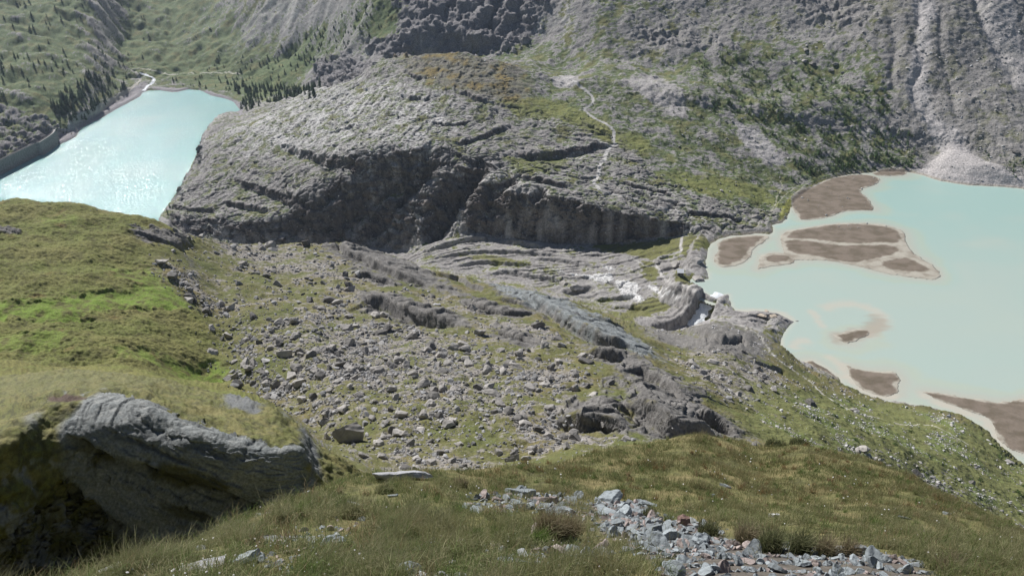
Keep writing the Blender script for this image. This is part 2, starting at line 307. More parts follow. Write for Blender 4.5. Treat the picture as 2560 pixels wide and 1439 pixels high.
def carve(px, band, depth, w, Z, prof='gully', back=None, taper=True, up=0., nw=None):
    """gully (rounded trench) or scarp (a step, low on the near side) along a ground line"""
    a, b = band; P = xy(spline(px, 4), a, 'F' if b == 'F2' and px[-1][0] < 1660 else b); sl = rows(a, b); X, Y = XX[sl], YY[sl]
    mg = 5 * max(w, back or 0); xs = [p[0] for p in P]; ys = [p[1] for p in P]
    box = (X > min(xs) - mg) & (X < max(xs) + mg) & (Y > min(ys) - mg) & (Y < max(ys) + mg)
    if not box.any(): return Z
    xb, yb = X[box], Y[box]
    jw = n3(xb / (w * 1.6), yb / (w * 1.6), seed=11) * w * .3
    d, t, sg = pdist(xb, yb, P); tp = np.clip(np.minimum(t, 1 - t) * 5, 0, 1) if taper else 1
    if prof == 'gully':
        dz = -depth * tp * np.exp(-(np.maximum(d + jw * .6, 0) / w) ** 1.5)
    else:
        s = d * np.where(sg < 0, -1, 1) + jw * .5         # negative = near side
        rp = (depth + up) * (.4 if band[1] == 'F2' else .6); lip = sst(-rp, 0, s)          # the riser leans, it is no curtain
        dz = -depth * tp * (1 - lip) * np.exp(np.minimum(s, 0) / w) + up * tp * lip * np.exp(-np.maximum(s, 0) / (back or w))
    z = Z[sl]; z[box] += dz; Z[sl] = z
    return Z
ZZ = shore(ZZ, DR, ZR); ZZ = shore(ZZ, DL, ZL)
LAND = np.minimum(sst(0, 10, DR), sst(0, 10, DL))
nbig = fbm(XX / 60, YY / 60, oct=3, seed=21)
nmid = fbm(XX / 11, YY / 11, oct=3, seed=25)
FAR = ('G', 'N')
# --- rock hill above the gorge: ledges, trenches
wD = rw('G', 'K', 20)
dome = poly_mask([(395, 560), (425, 480), (480, 380), (540, 300), (600, 262), (740, 245), (880, 180), (1000, 120), (1150, 110), (1300, 150), (1290, 250), (1400, 290), (1540, 330), (1620, 400), (1720, 480), (1950, 540), (1950, 640), (1700, 640), (1000, 660), (480, 620)], ('G', 'K'), 30, nmid)
slabs = dome
for px, dp, wd, up in [
    ([(700, 352), (725, 364), (770, 378), (820, 389), (880, 394), (915, 402), (960, 412), (988, 415)], 11, 9, 2), ([(988, 416), (1012, 398), (1040, 378), (1058, 362)], 6, 6, 1),
    ([(585, 440), (620, 458), (660, 468), (700, 482), (740, 492), (775, 486)], 9, 8, 2), ([(550, 498), (590, 506), (640, 514), (690, 524)], 7, 6, 2),
    ([(620, 395), (600, 420), (560, 450), (530, 480)], 5, 6, 1), ([(1280, 372), (1330, 386), (1390, 380), (1440, 372), (1490, 362), (1535, 358)], 12, 9, 3),
    ([(1285, 432), (1330, 440), (1380, 452), (1440, 466)], 7, 6, 2), ([(1120, 352), (1165, 350), (1200, 340), (1240, 324), (1275, 308)], 6, 6, 2),
    ([(1140, 218), (1175, 234), (1215, 250), (1235, 252)], 7, 6, 2), ([(1020, 178), (1050, 190), (1080, 190)], 6, 5, 1), ([(1440, 300), (1490, 316), (1520, 340)], 4, 6, 1),
    ([(1290, 498), (1350, 494), (1400, 498), (1450, 514), (1500, 524), (1570, 540)], 8, 7, 2), ([(1540, 450), (1600, 465), (1660, 478), (1700, 500)], 4, 6, 1),
    ([(430, 505), (470, 520), (520, 520), (560, 528)], 4, 6, 1), ([(820, 330), (860, 320), (900, 305)], 3, 5, 1), ([(1060, 300), (1130, 310), (1180, 300)], 4, 5, 1),
    ([(1000, 230), (1040, 244), (1090, 250)], 4, 5, 1), ([(1230, 470), (1260, 455), (1300, 440)], 4, 5, 1), ([(1700, 520), (1760, 530), (1830, 540), (1880, 548)], 5, 5, 1)]:
    ZZ = carve(px, ('G', 'K'), dp, wd * 1.5, ZZ, 'scarp', back=wd * 2, up=up)
for px, dp, wd in [
    ([(1222, 408), (1195, 422), (1165, 442), (1140, 480), (1112, 520), (1085, 560), (1055, 598)], 34, 11), ([(1040, 382), (1000, 412), (950, 440), (905, 478), (865, 520), (830, 560), (800, 590)], 28, 11),
    ([(1100, 402), (1052, 420), (1010, 455), (975, 500), (935, 545), (900, 590)], 27, 10), ([(1290, 440), (1245, 462), (1222, 490), (1205, 530)], 16, 7), ([(1365, 472), (1335, 488), (1300, 505), (1280, 540)], 14, 7),
    ([(860, 432), (820, 470), (780, 510), (740, 540), (700, 580)], 18, 11), ([(1700, 502), (1660, 530), (1640, 560)], 3, 4), ([(1530, 500), (1500, 520), (1490, 545)], 3, 4),
    ([(640, 300), (600, 340), (570, 390), (540, 430)], 4, 6), ([(900, 205), (870, 225), (800, 270)], 5, 7)]:
    ZZ = carve(px, ('G', 'K'), dp, wd, ZZ, 'gully')
def terrace(Z, h, amt, wgt, wob, seed, k=.62):
    q = (Z + wob) / h; f = q - np.floor(q); g = np.where(f < k, f * .25 / k, .25 + .75 * (f - k) / (1 - k))
    return Z + h * amt * (g - f) * wgt
mod = sst(-.3, .35, fbm(XX / 45, YY / 45, oct=2, seed=31))
wr = dome * wD * LAND
ZZ = terrace(ZZ, 10., .75, wr * mod, nbig * 16 + nmid * 3, 0)
s_ = rows('E4', 'M')
aniso = np.zeros(XX.shape)
def strata(X, Y, Z, lx, ly, ang, seed, oct=4):
    c, s = math.cos(ang), math.sin(ang); u = X * c + Y * s; v = -X * s + Y * c
    wv = n3(X / (lx * .8), Y / (lx * .8), seed=seed + 5) * ly * 1.2
    return ridg(u / lx, (v + wv) / ly, Z / (ly * 1.2), oct=oct, seed=seed)
def cliffy(X, Y, Z, L, seed, oct=3):
    """blocky rock: steps of a warped noise, so faces break along flat facets"""
    a = fbm(X / L, Y / L, Z / L, oct=oct, seed=seed) * 4; f = a - np.floor(a)
    return (np.floor(a) + sst(.55, 1, f)) / 4
def disp(sl, amt, mask=None):
    """move rows sl along their own normals"""
    nx, ny, nz = normals(XX[sl], YY[sl], ZZ[sl]); m = amt if mask is None else amt * mask
    XX[sl] += nx * m; YY[sl] += ny * m; ZZ[sl] += nz * m
def saw(phi, along, l, seed, x, y):
    """dipping beds: each rises gently and breaks off; returns height 0..1 and the dark break line"""
    q = phi / l + 1.5 * fbm(x / (l * 7), y / (l * 7), oct=2, seed=seed) + .16 * n3(x / (l * .9), y / (l * .9), seed=seed + 9); k = np.floor(q); f = q - k
    a = np.clip(.5 + 1.6 * n3(k * .73 + 11, along / (l * 5) + k * 3.1, seed=seed + 3), 0, 1)
    return a * np.where(f < .86, f / .86, (1 - f) / .14), a * sst(.84, .92, f)
NX0, NY0, NZ0 = normals(XX, YY, ZZ)
# rock hill
s = rows('G', 'K'); X, Y, Z = XX[s], YY[s], ZZ[s]; m = (wr)[s]; steep = sst(.82, .55, NZ0[s])
st = strata(X, Y, Z, 46, 7.5, .12, 41, 5)
blk = cliffy(X, Y, Z * 1.3, 16, 43)
rib = ridg(X / 15 + nmid[s] * .8 + Z / 40, Y / 40, Z / 30, oct=4, seed=47)
tR = sst(-70, 70, X + n3(X / 60, Y / 60, seed=44) * 40)
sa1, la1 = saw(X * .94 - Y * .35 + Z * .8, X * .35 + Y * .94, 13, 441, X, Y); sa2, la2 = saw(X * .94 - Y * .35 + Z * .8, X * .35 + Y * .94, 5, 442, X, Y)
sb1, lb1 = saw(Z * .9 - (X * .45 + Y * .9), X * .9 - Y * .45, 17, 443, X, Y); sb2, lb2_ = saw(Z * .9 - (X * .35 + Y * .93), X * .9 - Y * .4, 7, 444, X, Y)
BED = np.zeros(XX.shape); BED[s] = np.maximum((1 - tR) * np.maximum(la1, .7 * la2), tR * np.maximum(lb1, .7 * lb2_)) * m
disp(s, ((1 - tR) * (sa1 * 1.5 + sa2 * .75) + tR * (sb1 * 2.2 + sb2 * 1.0)) * (1 - .6 * steep) + st * .5 * (1 - steep) + blk * (1.6 + 7.5 * steep) + rib * 2.6 * steep + cliffy(X * .8, Y, Z, 9, 48) * 4.5 * steep, m)
wx = n3(X / 22, Y / 22, seed=51) * 9
crk1 = 1 - np.abs(n3((X + wx) / 26, (Y * 1.0 + X * .25 + wx) / 7.5, seed=52)); crk2 = 1 - np.abs(n3((X * .6 + Y * .8 + wx) / 34, (Y * .6 - X * .8) / 11, seed=53))
CRK = np.zeros(XX.shape); CRK[s] = np.maximum(sst(.90, .99, crk1), .8 * sst(.93, .995, crk2)) * m
disp(s, -CRK[s] * 2.2, 1)
f4 = fbm(X / 3.5, Y / 2.2, Z / 2.2, oct=3, seed=49)
disp(s, f4 * (.35 + .9 * steep), m)
# the plateau of bare slabs in front of the gorge
s = rows('Fh', 'G'); wl = (rw('Fh', 'G', 12) * LAND)[s]; X, Y, Z = XX[s], YY[s], ZZ[s]
lowm = sst(20, 60, DL[s]) if False else 1
lowr = np.zeros(XX.shape); lowr[s] = wl * sst(-400, -60, X * 0 + (X - 330) * -1)
PLA = ('Fh', 'H')
for px, dp, wd, up in [([(1050, 632), (1120, 612), (1180, 596), (1240, 600)], 5, 5, 3), ([(1060, 650), (1150, 634), (1250, 628), (1350, 634), (1430, 645)], 4, 5, 2), ([(1130, 668), (1200, 655), (1290, 660), (1350, 664)], 5, 5, 2), ([(1330, 646), (1400, 648), (1450, 660), (1500, 668)], 5, 4, 2),
                       ([(1200, 690), (1270, 678), (1330, 690), (1400, 700), (1440, 718)], 5, 5, 2), ([(1390, 730), (1440, 722), (1490, 715)], 12, 6, 2), ([(1480, 752), (1540, 742), (1600, 735)], 6, 6, 1),
                       ([(1500, 700), (1560, 716), (1610, 740)], 4, 4, 0), ([(1250, 604), (1300, 606), (1370, 622)], 5, 5, 2), ([(1640, 680), (1690, 664), (1740, 668), (1770, 672)], 4, 3.5, 1),
                       ([(1640, 650), (1660, 642), (1700, 640)], 3, 3, 1), ([(1735, 640), (1765, 650), (1768, 655)], 3, 3, 1), ([(1520, 770), (1560, 765), (1620, 772)], 5, 5, 1)]:
    ZZ = carve(px, PLA, dp, wd, ZZ, 'scarp', back=wd * 2, up=up)
# torrent bed below the outlet
CAN = [PZ(u, v, z)[:2] for u, v, z in ((1622, 808, -2), (1628, 780, 2), (1650, 764, 4), (1690, 750, 5), (1735, 740, 4), (1757, 733, 1), (1770, 741, 0), (1795, 748, 0), (1796, 762, 0), (1786, 780, 0), (1780, 802, -3), (1765, 825, -8), (1715, 832, -10), (1655, 820, -6))]
s = rows('F', 'H'); dC = sdf(XX[s], YY[s], CAN) + n3(XX[s] / 5, YY[s] / 5, seed=55) * 1.6 + n3(XX[s] / 2, YY[s] / 2, seed=56) * .6
swell = np.exp(-(np.maximum(dC, 0) / 14) ** 2) * sst(.0, 8, DR[s]); ZZ[s] += swell * (5. * sst(605, 640, YY[s]) - 4. * sst(612, 585, YY[s]))
floor = np.interp(YY[s], [560, 600, 625, 650, 668], [-30, -24, -18, -9, -1.]); tC = sst(.5, -4.5, dC); ZZ[s] = ZZ[s] * (1 - tC) + floor * tC
s = rows('Fh', 'H'); X, Y, Z = XX[s], YY[s], ZZ[s]
wl = (rw('Fh', 'G', 12) * LAND)[s]
st = strata(X, Y, Z, 30, 5.0, -.15, 61, 5); blk = cliffy(X, Y, Z, 11, 63)
sp1, lp1 = saw(Z * 1.2 - (X * .12 + Y * .99), X - Y * .12, 9, 445, X, Y); sp2, lp2 = saw(Z * 1.2 - (X * .2 + Y * .97), X - Y * .2, 3.6, 446, X, Y); BED[s] = np.maximum(BED[s], np.maximum(lp1, .7 * lp2) * wl)
disp(s, sp1 * 1.6 + sp2 * .5 + st * .7 + blk * 2.2 + fbm(X / 2.4, Y / 1.6, Z / 1.6, oct=3, seed=66) * .7, wl)
# near mountainside: ribs of rock and grass
MID = ('E4', 'F2')
ribs = [([(770, 598), (850, 622), (930, 655), (1000, 690), (1060, 712), (1110, 735)], 6, 5, 3), ([(895, 745), (950, 752), (1020, 778), (1090, 800), (1170, 812)], 9, 7, 3), ([(1160, 752), (1220, 772), (1280, 782), (1335, 780)], 3.5, 3.5, 1.5),
        ([(1060, 668), (1150, 700), (1230, 735)], 4, 4, 2), ([(1300, 735), (1370, 770), (1430, 810), (1500, 845), (1570, 870), (1640, 892)], 6, 5, 4), ([(1240, 820), (1300, 842), (1360, 862)], 3, 4, 1),
        ([(1470, 880), (1510, 888), (1560, 902)], 5, 4, 2), ([(1550, 930), (1600, 925), (1660, 950), (1700, 985), (1730, 1000)], 6, 5, 2), ([(1400, 1040), (1450, 1052), (1500, 1050), (1575, 1062)], 5, 4.5, 2.5),
        ([(1565, 1010), (1620, 1030), (1680, 1060), (1740, 1078), (1790, 1085)], 9, 6, 3), ([(870, 690), (930, 694), (990, 712)], 4, 4, 2), ([(1240, 745), (1290, 752), (1320, 762)], 3, 3, 1.5), ([(1480, 790), (1540, 815), (1600, 840)], 4, 4, 1.5),
        ([(1660, 820), (1720, 822), (1790, 850), (1830, 868)], 4, 4, 2), ([(1780, 860), (1850, 850), (1885, 880)], 7, 4, 2), ([(1880, 905), (1920, 915), (1960, 925)], 4, 3, 1), ([(1740, 1030), (1800, 1060), (1855, 1095)], 5, 4, 2),
        ([(345, 580), (400, 600), (440, 605), (465, 600)], 4, 3, 1.5), ([(0, 572), (50, 580)], 1.2, 1.2, .4)]
for px, dp, wd, up in ribs:
    ZZ = carve(px, MID, dp * 1.35, wd * 1.2, ZZ, 'scarp', back=wd * 2.6, up=up * 1.2)
s = rows('E4', 'F2'); X, Y, Z = XX[s], YY[s], ZZ[s]; wm = (rw('E4', 'Fh', 6) * LAND)[s]
nk = fbm(XX / 5., YY / 5., oct=3, seed=81)
knoll = poly_mask([(-600, 400), (0, 470), (200, 480), (400, 535), (500, 585), (500, 630), (400, 625), (375, 650), (430, 720), (480, 765), (545, 800), (555, 870), (580, 925), (640, 985), (700, 1030), (500, 1100), (0, 1100), (-600, 1100)], ('E4', 'F2'), 14, nk)
rockp = [([(770, 596), (860, 604), (950, 628), (1040, 662), (1130, 715), (1180, 745), (1120, 740), (1040, 715), (950, 685), (860, 650)], 7), ([(895, 725), (960, 730), (1050, 765), (1170, 800), (1175, 818), (1080, 808), (980, 790), (905, 770)], 6),
         ([(1170, 700), (1300, 720), (1400, 750), (1500, 800), (1600, 850), (1650, 895), (1570, 880), (1480, 850), (1400, 800), (1280, 750)], 8), ([(1230, 810), (1290, 825), (1365, 860), (1330, 870), (1250, 850)], 4),
         ([(1400, 1000), (1480, 1000), (1560, 1030), (1585, 1065), (1500, 1062), (1420, 1055)], 5), ([(1550, 920), (1640, 925), (1720, 970), (1800, 1040), (1870, 1100), (1780, 1110), (1640, 1100), (1570, 1040), (1545, 970)], 10),
         ([(1470, 860), (1560, 880), (1640, 930), (1600, 950), (1500, 905)], 6), ([(1600, 790), (1760, 795), (1880, 805), (1925, 860), (1890, 900), (1800, 885), (1700, 870), (1620, 840)], 8), ([(1150, 745), (1250, 760), (1340, 780), (1260, 792), (1160, 765)], 4),
         ([(335, 570), (400, 575), (460, 590), (475, 610), (420, 612), (345, 600)], 4), ([(-40, 566), (20, 570), (55, 580), (0, 584), (-40, 582)], 1), ([(870, 670), (940, 680), (1000, 712), (930, 708)], 4)]
rockM = np.zeros(XX.shape)
for px, fe in rockp:
    rockM = np.maximum(rockM, poly_mask(px, MID, fe, nk * 2.2))
screeM = np.zeros(XX.shape)
for px, fe, v_ in [([(480, 600), (760, 610), (1000, 690), (1250, 780), (1450, 860), (1500, 960), (1500, 1090), (1380, 1160), (900, 1200), (780, 1080), (620, 980), (560, 880), (540, 790), (430, 700)], 16, .8),
                   ([(620, 860), (800, 800), (1000, 800), (1200, 860), (1330, 960), (1250, 1050), (1000, 1000), (780, 960)], 22, 1.15), ([(480, 590), (700, 605), (900, 690), (700, 690), (560, 640)], 10, 1.1),
                   ([(1200, 790), (1350, 800), (1400, 860), (1300, 880)], 8, 1.2), ([(1350, 980), (1420, 960), (1420, 1060), (1560, 1090), (1500, 1130), (1380, 1080)], 8, 1.2), ([(1750, 880), (1900, 900), (1960, 980), (1860, 1010), (1740, 940)], 12, 1.1), ([(1650, 880), (1800, 870), (1900, 900), (1850, 1000), (1740, 980)], 12, .9), ([(2100, 1100), (2300, 1150), (2500, 1250), (2560, 1330), (2350, 1230), (2150, 1150)], 8, .8)]:
    screeM = np.maximum(screeM, v_ * poly_mask(px, MID, fe, nk * 1.6))
greenM = np.zeros(XX.shape)
for px, fe, v_ in [([(-200, 770), (0, 755), (110, 752), (200, 735), (330, 722), (420, 700), (520, 770), (480, 775), (380, 768), (240, 775), (225, 795), (190, 808), (60, 790), (-200, 800)], 5, 1.3), ([(262, 662), (330, 672), (400, 660), (440, 720), (400, 720), (300, 690)], 6, .9),
                   ([(-100, 830), (60, 835), (160, 830), (180, 860), (60, 880), (-100, 880)], 6, .8), ([(270, 870), (380, 880), (480, 915), (565, 905), (575, 950), (480, 945), (350, 905)], 6, .9), ([(440, 920), (560, 900), (575, 950), (500, 950)], 4, 1.1), ([(110, 545), (190, 540), (200, 565), (120, 560)], 4, .6)]:
    greenM = np.maximum(greenM, v_ * poly_mask(px, MID, fe, nk * 1.4))
ZZ -= greenM * .8 * sst(0, 1, greenM)
km, rm, sm = knoll[s], rockM[s], screeM[s]
hum = fbm(X / 22, Y / 22, oct=3, seed=85)
ZZ[s] += wm * (hum * (2.8 + 2.0 * km) + (1 - km) * (1 - .8 * rm) * nk[s] * 1.2 + km * (ridg(X / 7, Y / 4.5, oct=3, seed=86) * .45 + n3(X / 1.7, Y / 1.5, seed=87) * .5 + n3(X / .9, Y / .8, seed=88) * .28) * (1 - .6 * np.clip(greenM[s], 0, 1)))
X, Y, Z = XX[s], YY[s], ZZ[s]
st = strata(X, Y, Z, 16, 2.6, -.75, 91, 5); blk = cliffy(X, Y, Z, 5, 93)
sm1, lm1 = saw(X * .80 + Y * .32 + Z * 1.5, X * .37 - Y * .93, 5, 447, X, Y); sm2, lm2 = saw(X * .80 + Y * .32 + Z * 1.5, X * .37 - Y * .93, 1.8, 448, X, Y); BED[s] = np.maximum(BED[s], np.maximum(lm1, .7 * lm2) * wm * rm)
disp(s, (sm1 * 1.7 + sm2 * .7 + blk * .8) * rm * wm + (ridg(X / 1.6, Y / 1.6, Z / 1.6, oct=3, seed=95) * .28 * np.clip(sm, 0, 1) + n3(X / 1.1, Y / 1.1, seed=96) * .1) * (1 - km) * wm + (1 - rm) * (1 - km) * blk * .8 * wm * sst(0, .3, nk[s]))
# big slab outcrop, shoulder
OUT = ('C2', 'E4')
no = fbm(XX / 2.2, YY / 2.2, ZZ / 2.2, oct=3, seed=101)
OX = ('E1x', 'E2x'); row0['E2x'] = row0['E2'] + 6; row0['E1x'] = row0['E1'] + 20
SLAB = [(118, 1002), (170, 988), (240, 990), (300, 984), (350, 996), (400, 1026), (470, 1064), (560, 1094), (640, 1114), (700, 1138), (765, 1130), (783, 1170), (785, 1215), (740, 1262), (650, 1320), (560, 1370), (450, 1415), (330, 1400), (230, 1270), (170, 1185), (125, 1110), (105, 1045)]
slab = poly_mask(SLAB, OX, .7, no * 1.2, 2, 3.4) * sst(-.757, -.735, XX / np.maximum(YY, 1) + no * .02) * (np.arange(NR)[:, None] < row0['E2'] + 1 + 7 * no + 3 * n3(XX / .7, YY / .7, seed=109))
ZZ = carve([(690, 995), (730, 1020), (755, 1060), (775, 1110), (792, 1160)], OUT, 3, 1.2, ZZ, 'scarp', back=1.8, up=0)
ZZ = carve([(600, 1010), (660, 1030), (720, 1050)], OUT, .8, .8, ZZ, 'scarp', back=1, up=.2)
s = rows('C2', 'E4'); X, Y, Z = XX[s], YY[s], ZZ[s]; wo = rw('C2', 'E4', 6)[s]; so = slab[s]
c_, s__ = math.cos(-.5), math.sin(-.5)
st = ridg((X * c_ + Z * s__) / 3.2, (-X * s__ + Z * c_) / .55, Y / 3, oct=4, seed=103)
disp(s, wo * (so * (st * .055 + fbm(X / 3, Y / 3, Z / 3, oct=3, seed=104) * .5) + (1 - so) * (no[s] * .7 + ridg(X / .8, Y / .8, Z / .8, oct=3, seed=105) * .13 + n3(X / .35, Y / .35, Z / .35, seed=106) * .09)))
leftrock = poly_mask([(-200, 1230), (60, 1230), (200, 1300), (330, 1370), (420, 1440), (200, 1560), (-200, 1560)], OX, 1.2, no * 2., 2, 1)
steps = np.zeros(X.shape); band_ = np.zeros(X.shape)
for px, hh in [([(165, 1088), (200, 1095), (230, 1108), (300, 1145), (370, 1165), (440, 1185), (530, 1215), (600, 1238), (700, 1290)], 1.5), ([(160, 1190), (185, 1215), (215, 1240), (270, 1290), (330, 1335), (420, 1380), (520, 1440)], 1.6), ([(390, 1258), (460, 1282), (560, 1312), (640, 1340)], .35), ([(250, 1065), (320, 1085), (420, 1130), (520, 1165)], .25), ([(330, 1040), (420, 1085), (520, 1120), (620, 1150)], .2)]:
    P_ = [tuple(np.array(on(u, v, *OX))[[0, 2]]) for u, v in spline(px, 4)]; d_, t_, sg_ = pdist(X, Z, P_); q_ = d_ * np.where(sg_ < 0, -1, 1) + no[s] * .35; ed = np.clip(np.minimum(t_, 1 - t_) * 6, 0, 1) * (np.arange(X.shape[0])[:, None] < row0['E2x'] - row0['C2']) 
    steps -= hh * ed * np.where(q_ < 0, np.exp(q_ / (2.2 * hh)), 0) * 1.0; band_ = np.maximum(band_, ed * np.exp(-((q_ + .25) / .16) ** 2))
disp(s, wo * steps, 1)
X, Y, Z = XX[s], YY[s], ZZ[s]; so_, lo_ = saw(X * .5 + Z * .87, X * .87 - Z * .5, .62, 107, X, Z); so2_, lo2_ = saw(X * .45 + Z * .9, X * .9 - Z * .45, .2, 108, X, Z); cr_ = 1 - np.abs(n3((X * .87 - Z * .5) / 7, (X * .5 + Z * .87) / .8, seed=119)); cro = .8 * sst(.95, .99, cr_) * sst(0, .25, n3(X / 2, Z / 2, seed=118)) * so
disp(s, wo * so * (so_ * .22 + so2_ * .09 + cliffy(X * .6, Y, Z * 1.3, .9, 121) * .10 + n3(X / .22, Z / .22, seed=122) * .03) - wo * cro * .1, 1); BEDO = np.zeros(XX.shape); BEDO[s] = np.maximum(np.maximum(np.maximum(lo_, .6 * lo2_) * so, band_ * so), cro)
disp(s, wo * leftrock[s] * cliffy(X, Y, Z, 1.6, 107) * .8)
# the nearest ground
s = slice(0, row0['C2']); X, Y = XX[s], YY[s]
ZZ[s] += (fbm(X / 2.6, Y / 2.6, oct=4, seed=111) * .26 + n3(X / .5, Y / .5, seed=112) * .035) * sst(-2, 3, Y)
# --- mountains behind
s = rows('J', 'N'); wf = rw('J', 'N', 14)[s]; X, Y, Z = XX[s], YY[s], ZZ[s]
BU2, BV2 = None, None
FB = ('J', 'N')
crag = poly_mask([(985, 40), (1000, -60), (1350, -60), (1340, 60), (1290, 120), (1180, 135), (1040, 125), (1000, 90)], FB, 25, nmid * 1.3)
crag = np.maximum(crag, poly_mask([(900, 100), (990, 95), (1030, 120), (1000, 150), (940, 140)], FB, 12, nmid)); crag = np.maximum(crag, poly_mask([(790, 165), (860, 145), (940, 155), (900, 200), (830, 225), (785, 205)], FB, 12, nmid))
crag = np.maximum(crag, .8 * poly_mask([(-300, 250), (30, 270), (130, 300), (135, 330), (60, 380), (-300, 480)], FB, 18, nmid))
crag = np.maximum(crag, .0 * poly_mask([(700, 10), (860, 0), (985, 10), (900, 50), (760, 80), (700, 110)], FB, 25, nmid * 1.5))
crag = np.maximum(crag, .6 * poly_mask([(1590, 90), (1650, 80), (1780, 90), (1840, 130), (1740, 120), (1650, 110)], FB, 14, nmid * 1.5)); crag = np.maximum(crag, .55 * poly_mask([(1980, -60), (2120, -60), (2180, 50), (2060, 60), (1990, 20)], FB, 20, nmid * 1.5))
gulR = [([(2285, -60), (2300, 20), (2290, 90), (2310, 150), (2285, 210), (2290, 250), (2340, 290), (2375, 330), (2380, 368)], 7, 9), ([(2430, -60), (2450, 30), (2500, 130), (2545, 200), (2620, 260)], 5, 7), ([(2210, 0), (2240, 90), (2230, 200), (2260, 260)], 4, 6), ([(2360, 0), (2350, 120), (2380, 220), (2400, 330)], 4, 6),
        ([(640, 0), (600, 40), (560, 70)], 5, 8), ([(700, 0), (650, 50), (600, 90)], 5, 8), ([(830, 0), (790, 60), (740, 110), (690, 150)], 14, 16), ([(940, 0), (880, 60), (800, 130)], 10, 12), ([(420, 0), (430, 50), (425, 90), (440, 125)], 5, 8),
        ([(300, 0), (330, 60), (300, 120), (330, 150)], 9, 14), ([(150, 0), (180, 60), (230, 130)], 7, 12), ([(1245, -40), (1240, 30), (1210, 80), (1190, 120)], 12, 8), ([(1120, -40), (1110, 40), (1100, 110)], 8, 7), ([(1310, -20), (1290, 60), (1250, 110)], 8, 7)]
for px in ([(975, 118), (1020, 112), (1090, 108), (1160, 104), (1215, 112), (1250, 100)],): ZZ = carve(px, ('K', 'N'), 20, 40, ZZ, 'scarp', back=60, up=20)
for px, dp, wd in gulR:
    ZZ = carve(px, ('I', 'N'), dp, wd, ZZ, 'gully')
X, Y, Z = XX[s], YY[s], ZZ[s]
left = sst(-100, -420, X)
ZZ[s] += wf * (fbm(X / 90, Y / 90, oct=4, seed=121) * (13 + 17 * left) + ridg(X / 38, Y / 60, oct=3, seed=122) * (2.5 + 3.0 * left) * sst(1500, 1150, Y * (X < 0) + 0 * Y) if False else wf * (fbm(X / 90, Y / 90, oct=4, seed=121) * (10 + 16 * left) * sst(20, 120, DL[s]) + ridg(X / 30, Y / 70, oct=3, seed=122) * (2 + 2 * left) * sst(20, 110, DL[s])))
fan = poly_mask([(2375, 372), (2392, 374), (2460, 412), (2548, 448), (2560, 475), (2480, 472), (2400, 468), (2320, 450), (2262, 436), (2320, 425)], ('H2', 'N'), 26, None)
ZZ += fan * 9 * sst(0, 30, DR)
X, Y, Z = XX[s], YY[s], ZZ[s]
cg = crag[s]
disp(s, wf * (cg * (cliffy(X, Y, Z, 22, 131) * 17 + ridg(X / 13, Y / 30, Z / 32, oct=4, seed=133) * 6.5) + (1 - cg) * (1 - .9 * fan[s]) * (fbm(X / 9, Y / 9, Z / 9, oct=3, seed=134) * 2.2)))
X, Y, Z = XX[s], YY[s], ZZ[s]
disp(s, wf * (1 - .95 * fan[s]) * (.5 + cg) * fbm(X / 4, Y / 3.5, Z / 3.5, oct=2, seed=137) * .9)
# slope right of the rock hill
s = rows('H', 'K'); X, Y, Z = XX[s], YY[s], ZZ[s]; m = (rw('H', 'J2', 10) * (1 - dome) * LAND * (1 - .9 * fan))[s]
ZZ[s] += m * (fbm(X / 30, Y / 30, oct=3, seed=141) * 4 + fbm(X / 6, Y / 6, oct=3, seed=142) * 1.6)
ZZ = shore(ZZ, DR, ZR, .5, 7); ZZ = shore(ZZ, DL, ZL, .6, 9)
NX1, NY1, NZ1 = normals(XX, YY, ZZ)
print('relief', time.time() - T0)
#@SECTION colour of the ground
BU, BV = proj(XX, YY, ZZ)
def c3(*c): return np.array(c, float)
G_OL, G_BR, G_DRY, G_DK, G_FAR = c3(.148, .146, .056), c3(.150, .212, .035), c3(.220, .185, .080), c3(.055, .070, .026), c3(.100, .132, .055)
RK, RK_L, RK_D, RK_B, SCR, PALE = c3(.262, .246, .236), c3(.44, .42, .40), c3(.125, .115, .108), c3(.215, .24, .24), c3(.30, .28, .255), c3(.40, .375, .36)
def mix(A, B, t):
    return A * (1 - t[..., None]) + B * t[..., None]
C = np.zeros(XX.shape + (3,)) + G_OL
bz = blur(blur(ZZ, 5, 0), 5, 1); cell = np.hypot(np.gradient(XX, axis=1), .01 + 0 * XX) * 3; hol = (bz - ZZ) / (cell + .05)      # >0 in hollows
slope = np.where(np.arange(NR)[:, None] > row0['Fh'], .35 * NZ1 + .65 * NZ0, NZ1)
na = fbm(XX / 130, YY / 130, oct=3, seed=201); nb = fbm(XX / 26, YY / 26, oct=4, seed=203); nc = fbm(XX / 5.5, YY / 5.5, ZZ / 5.5, oct=3, seed=205); nd = n3(XX / 1.9, YY / 1.9, ZZ / 1.9, seed=207)
# general: grass against rock for everything from the slope down to the mountains
def ground(sl, g0, rock, grass, k_s=1.6, k_h=.25, kn=1.1, sharp=.16):
    g = g0 + kn * (nb[sl] * .8 + nc[sl] * .7 + nd[sl] * .25) + k_h * np.clip(hol[sl], -1.5, 1.5) - k_s * np.clip(.86 - slope[sl], 0, 1) * 2
    t = sst(.5 - sharp, .5 + sharp, g); return mix(rock, grass, t), t
def V(c, sl): return np.zeros(XX[sl].shape + (3,)) + c
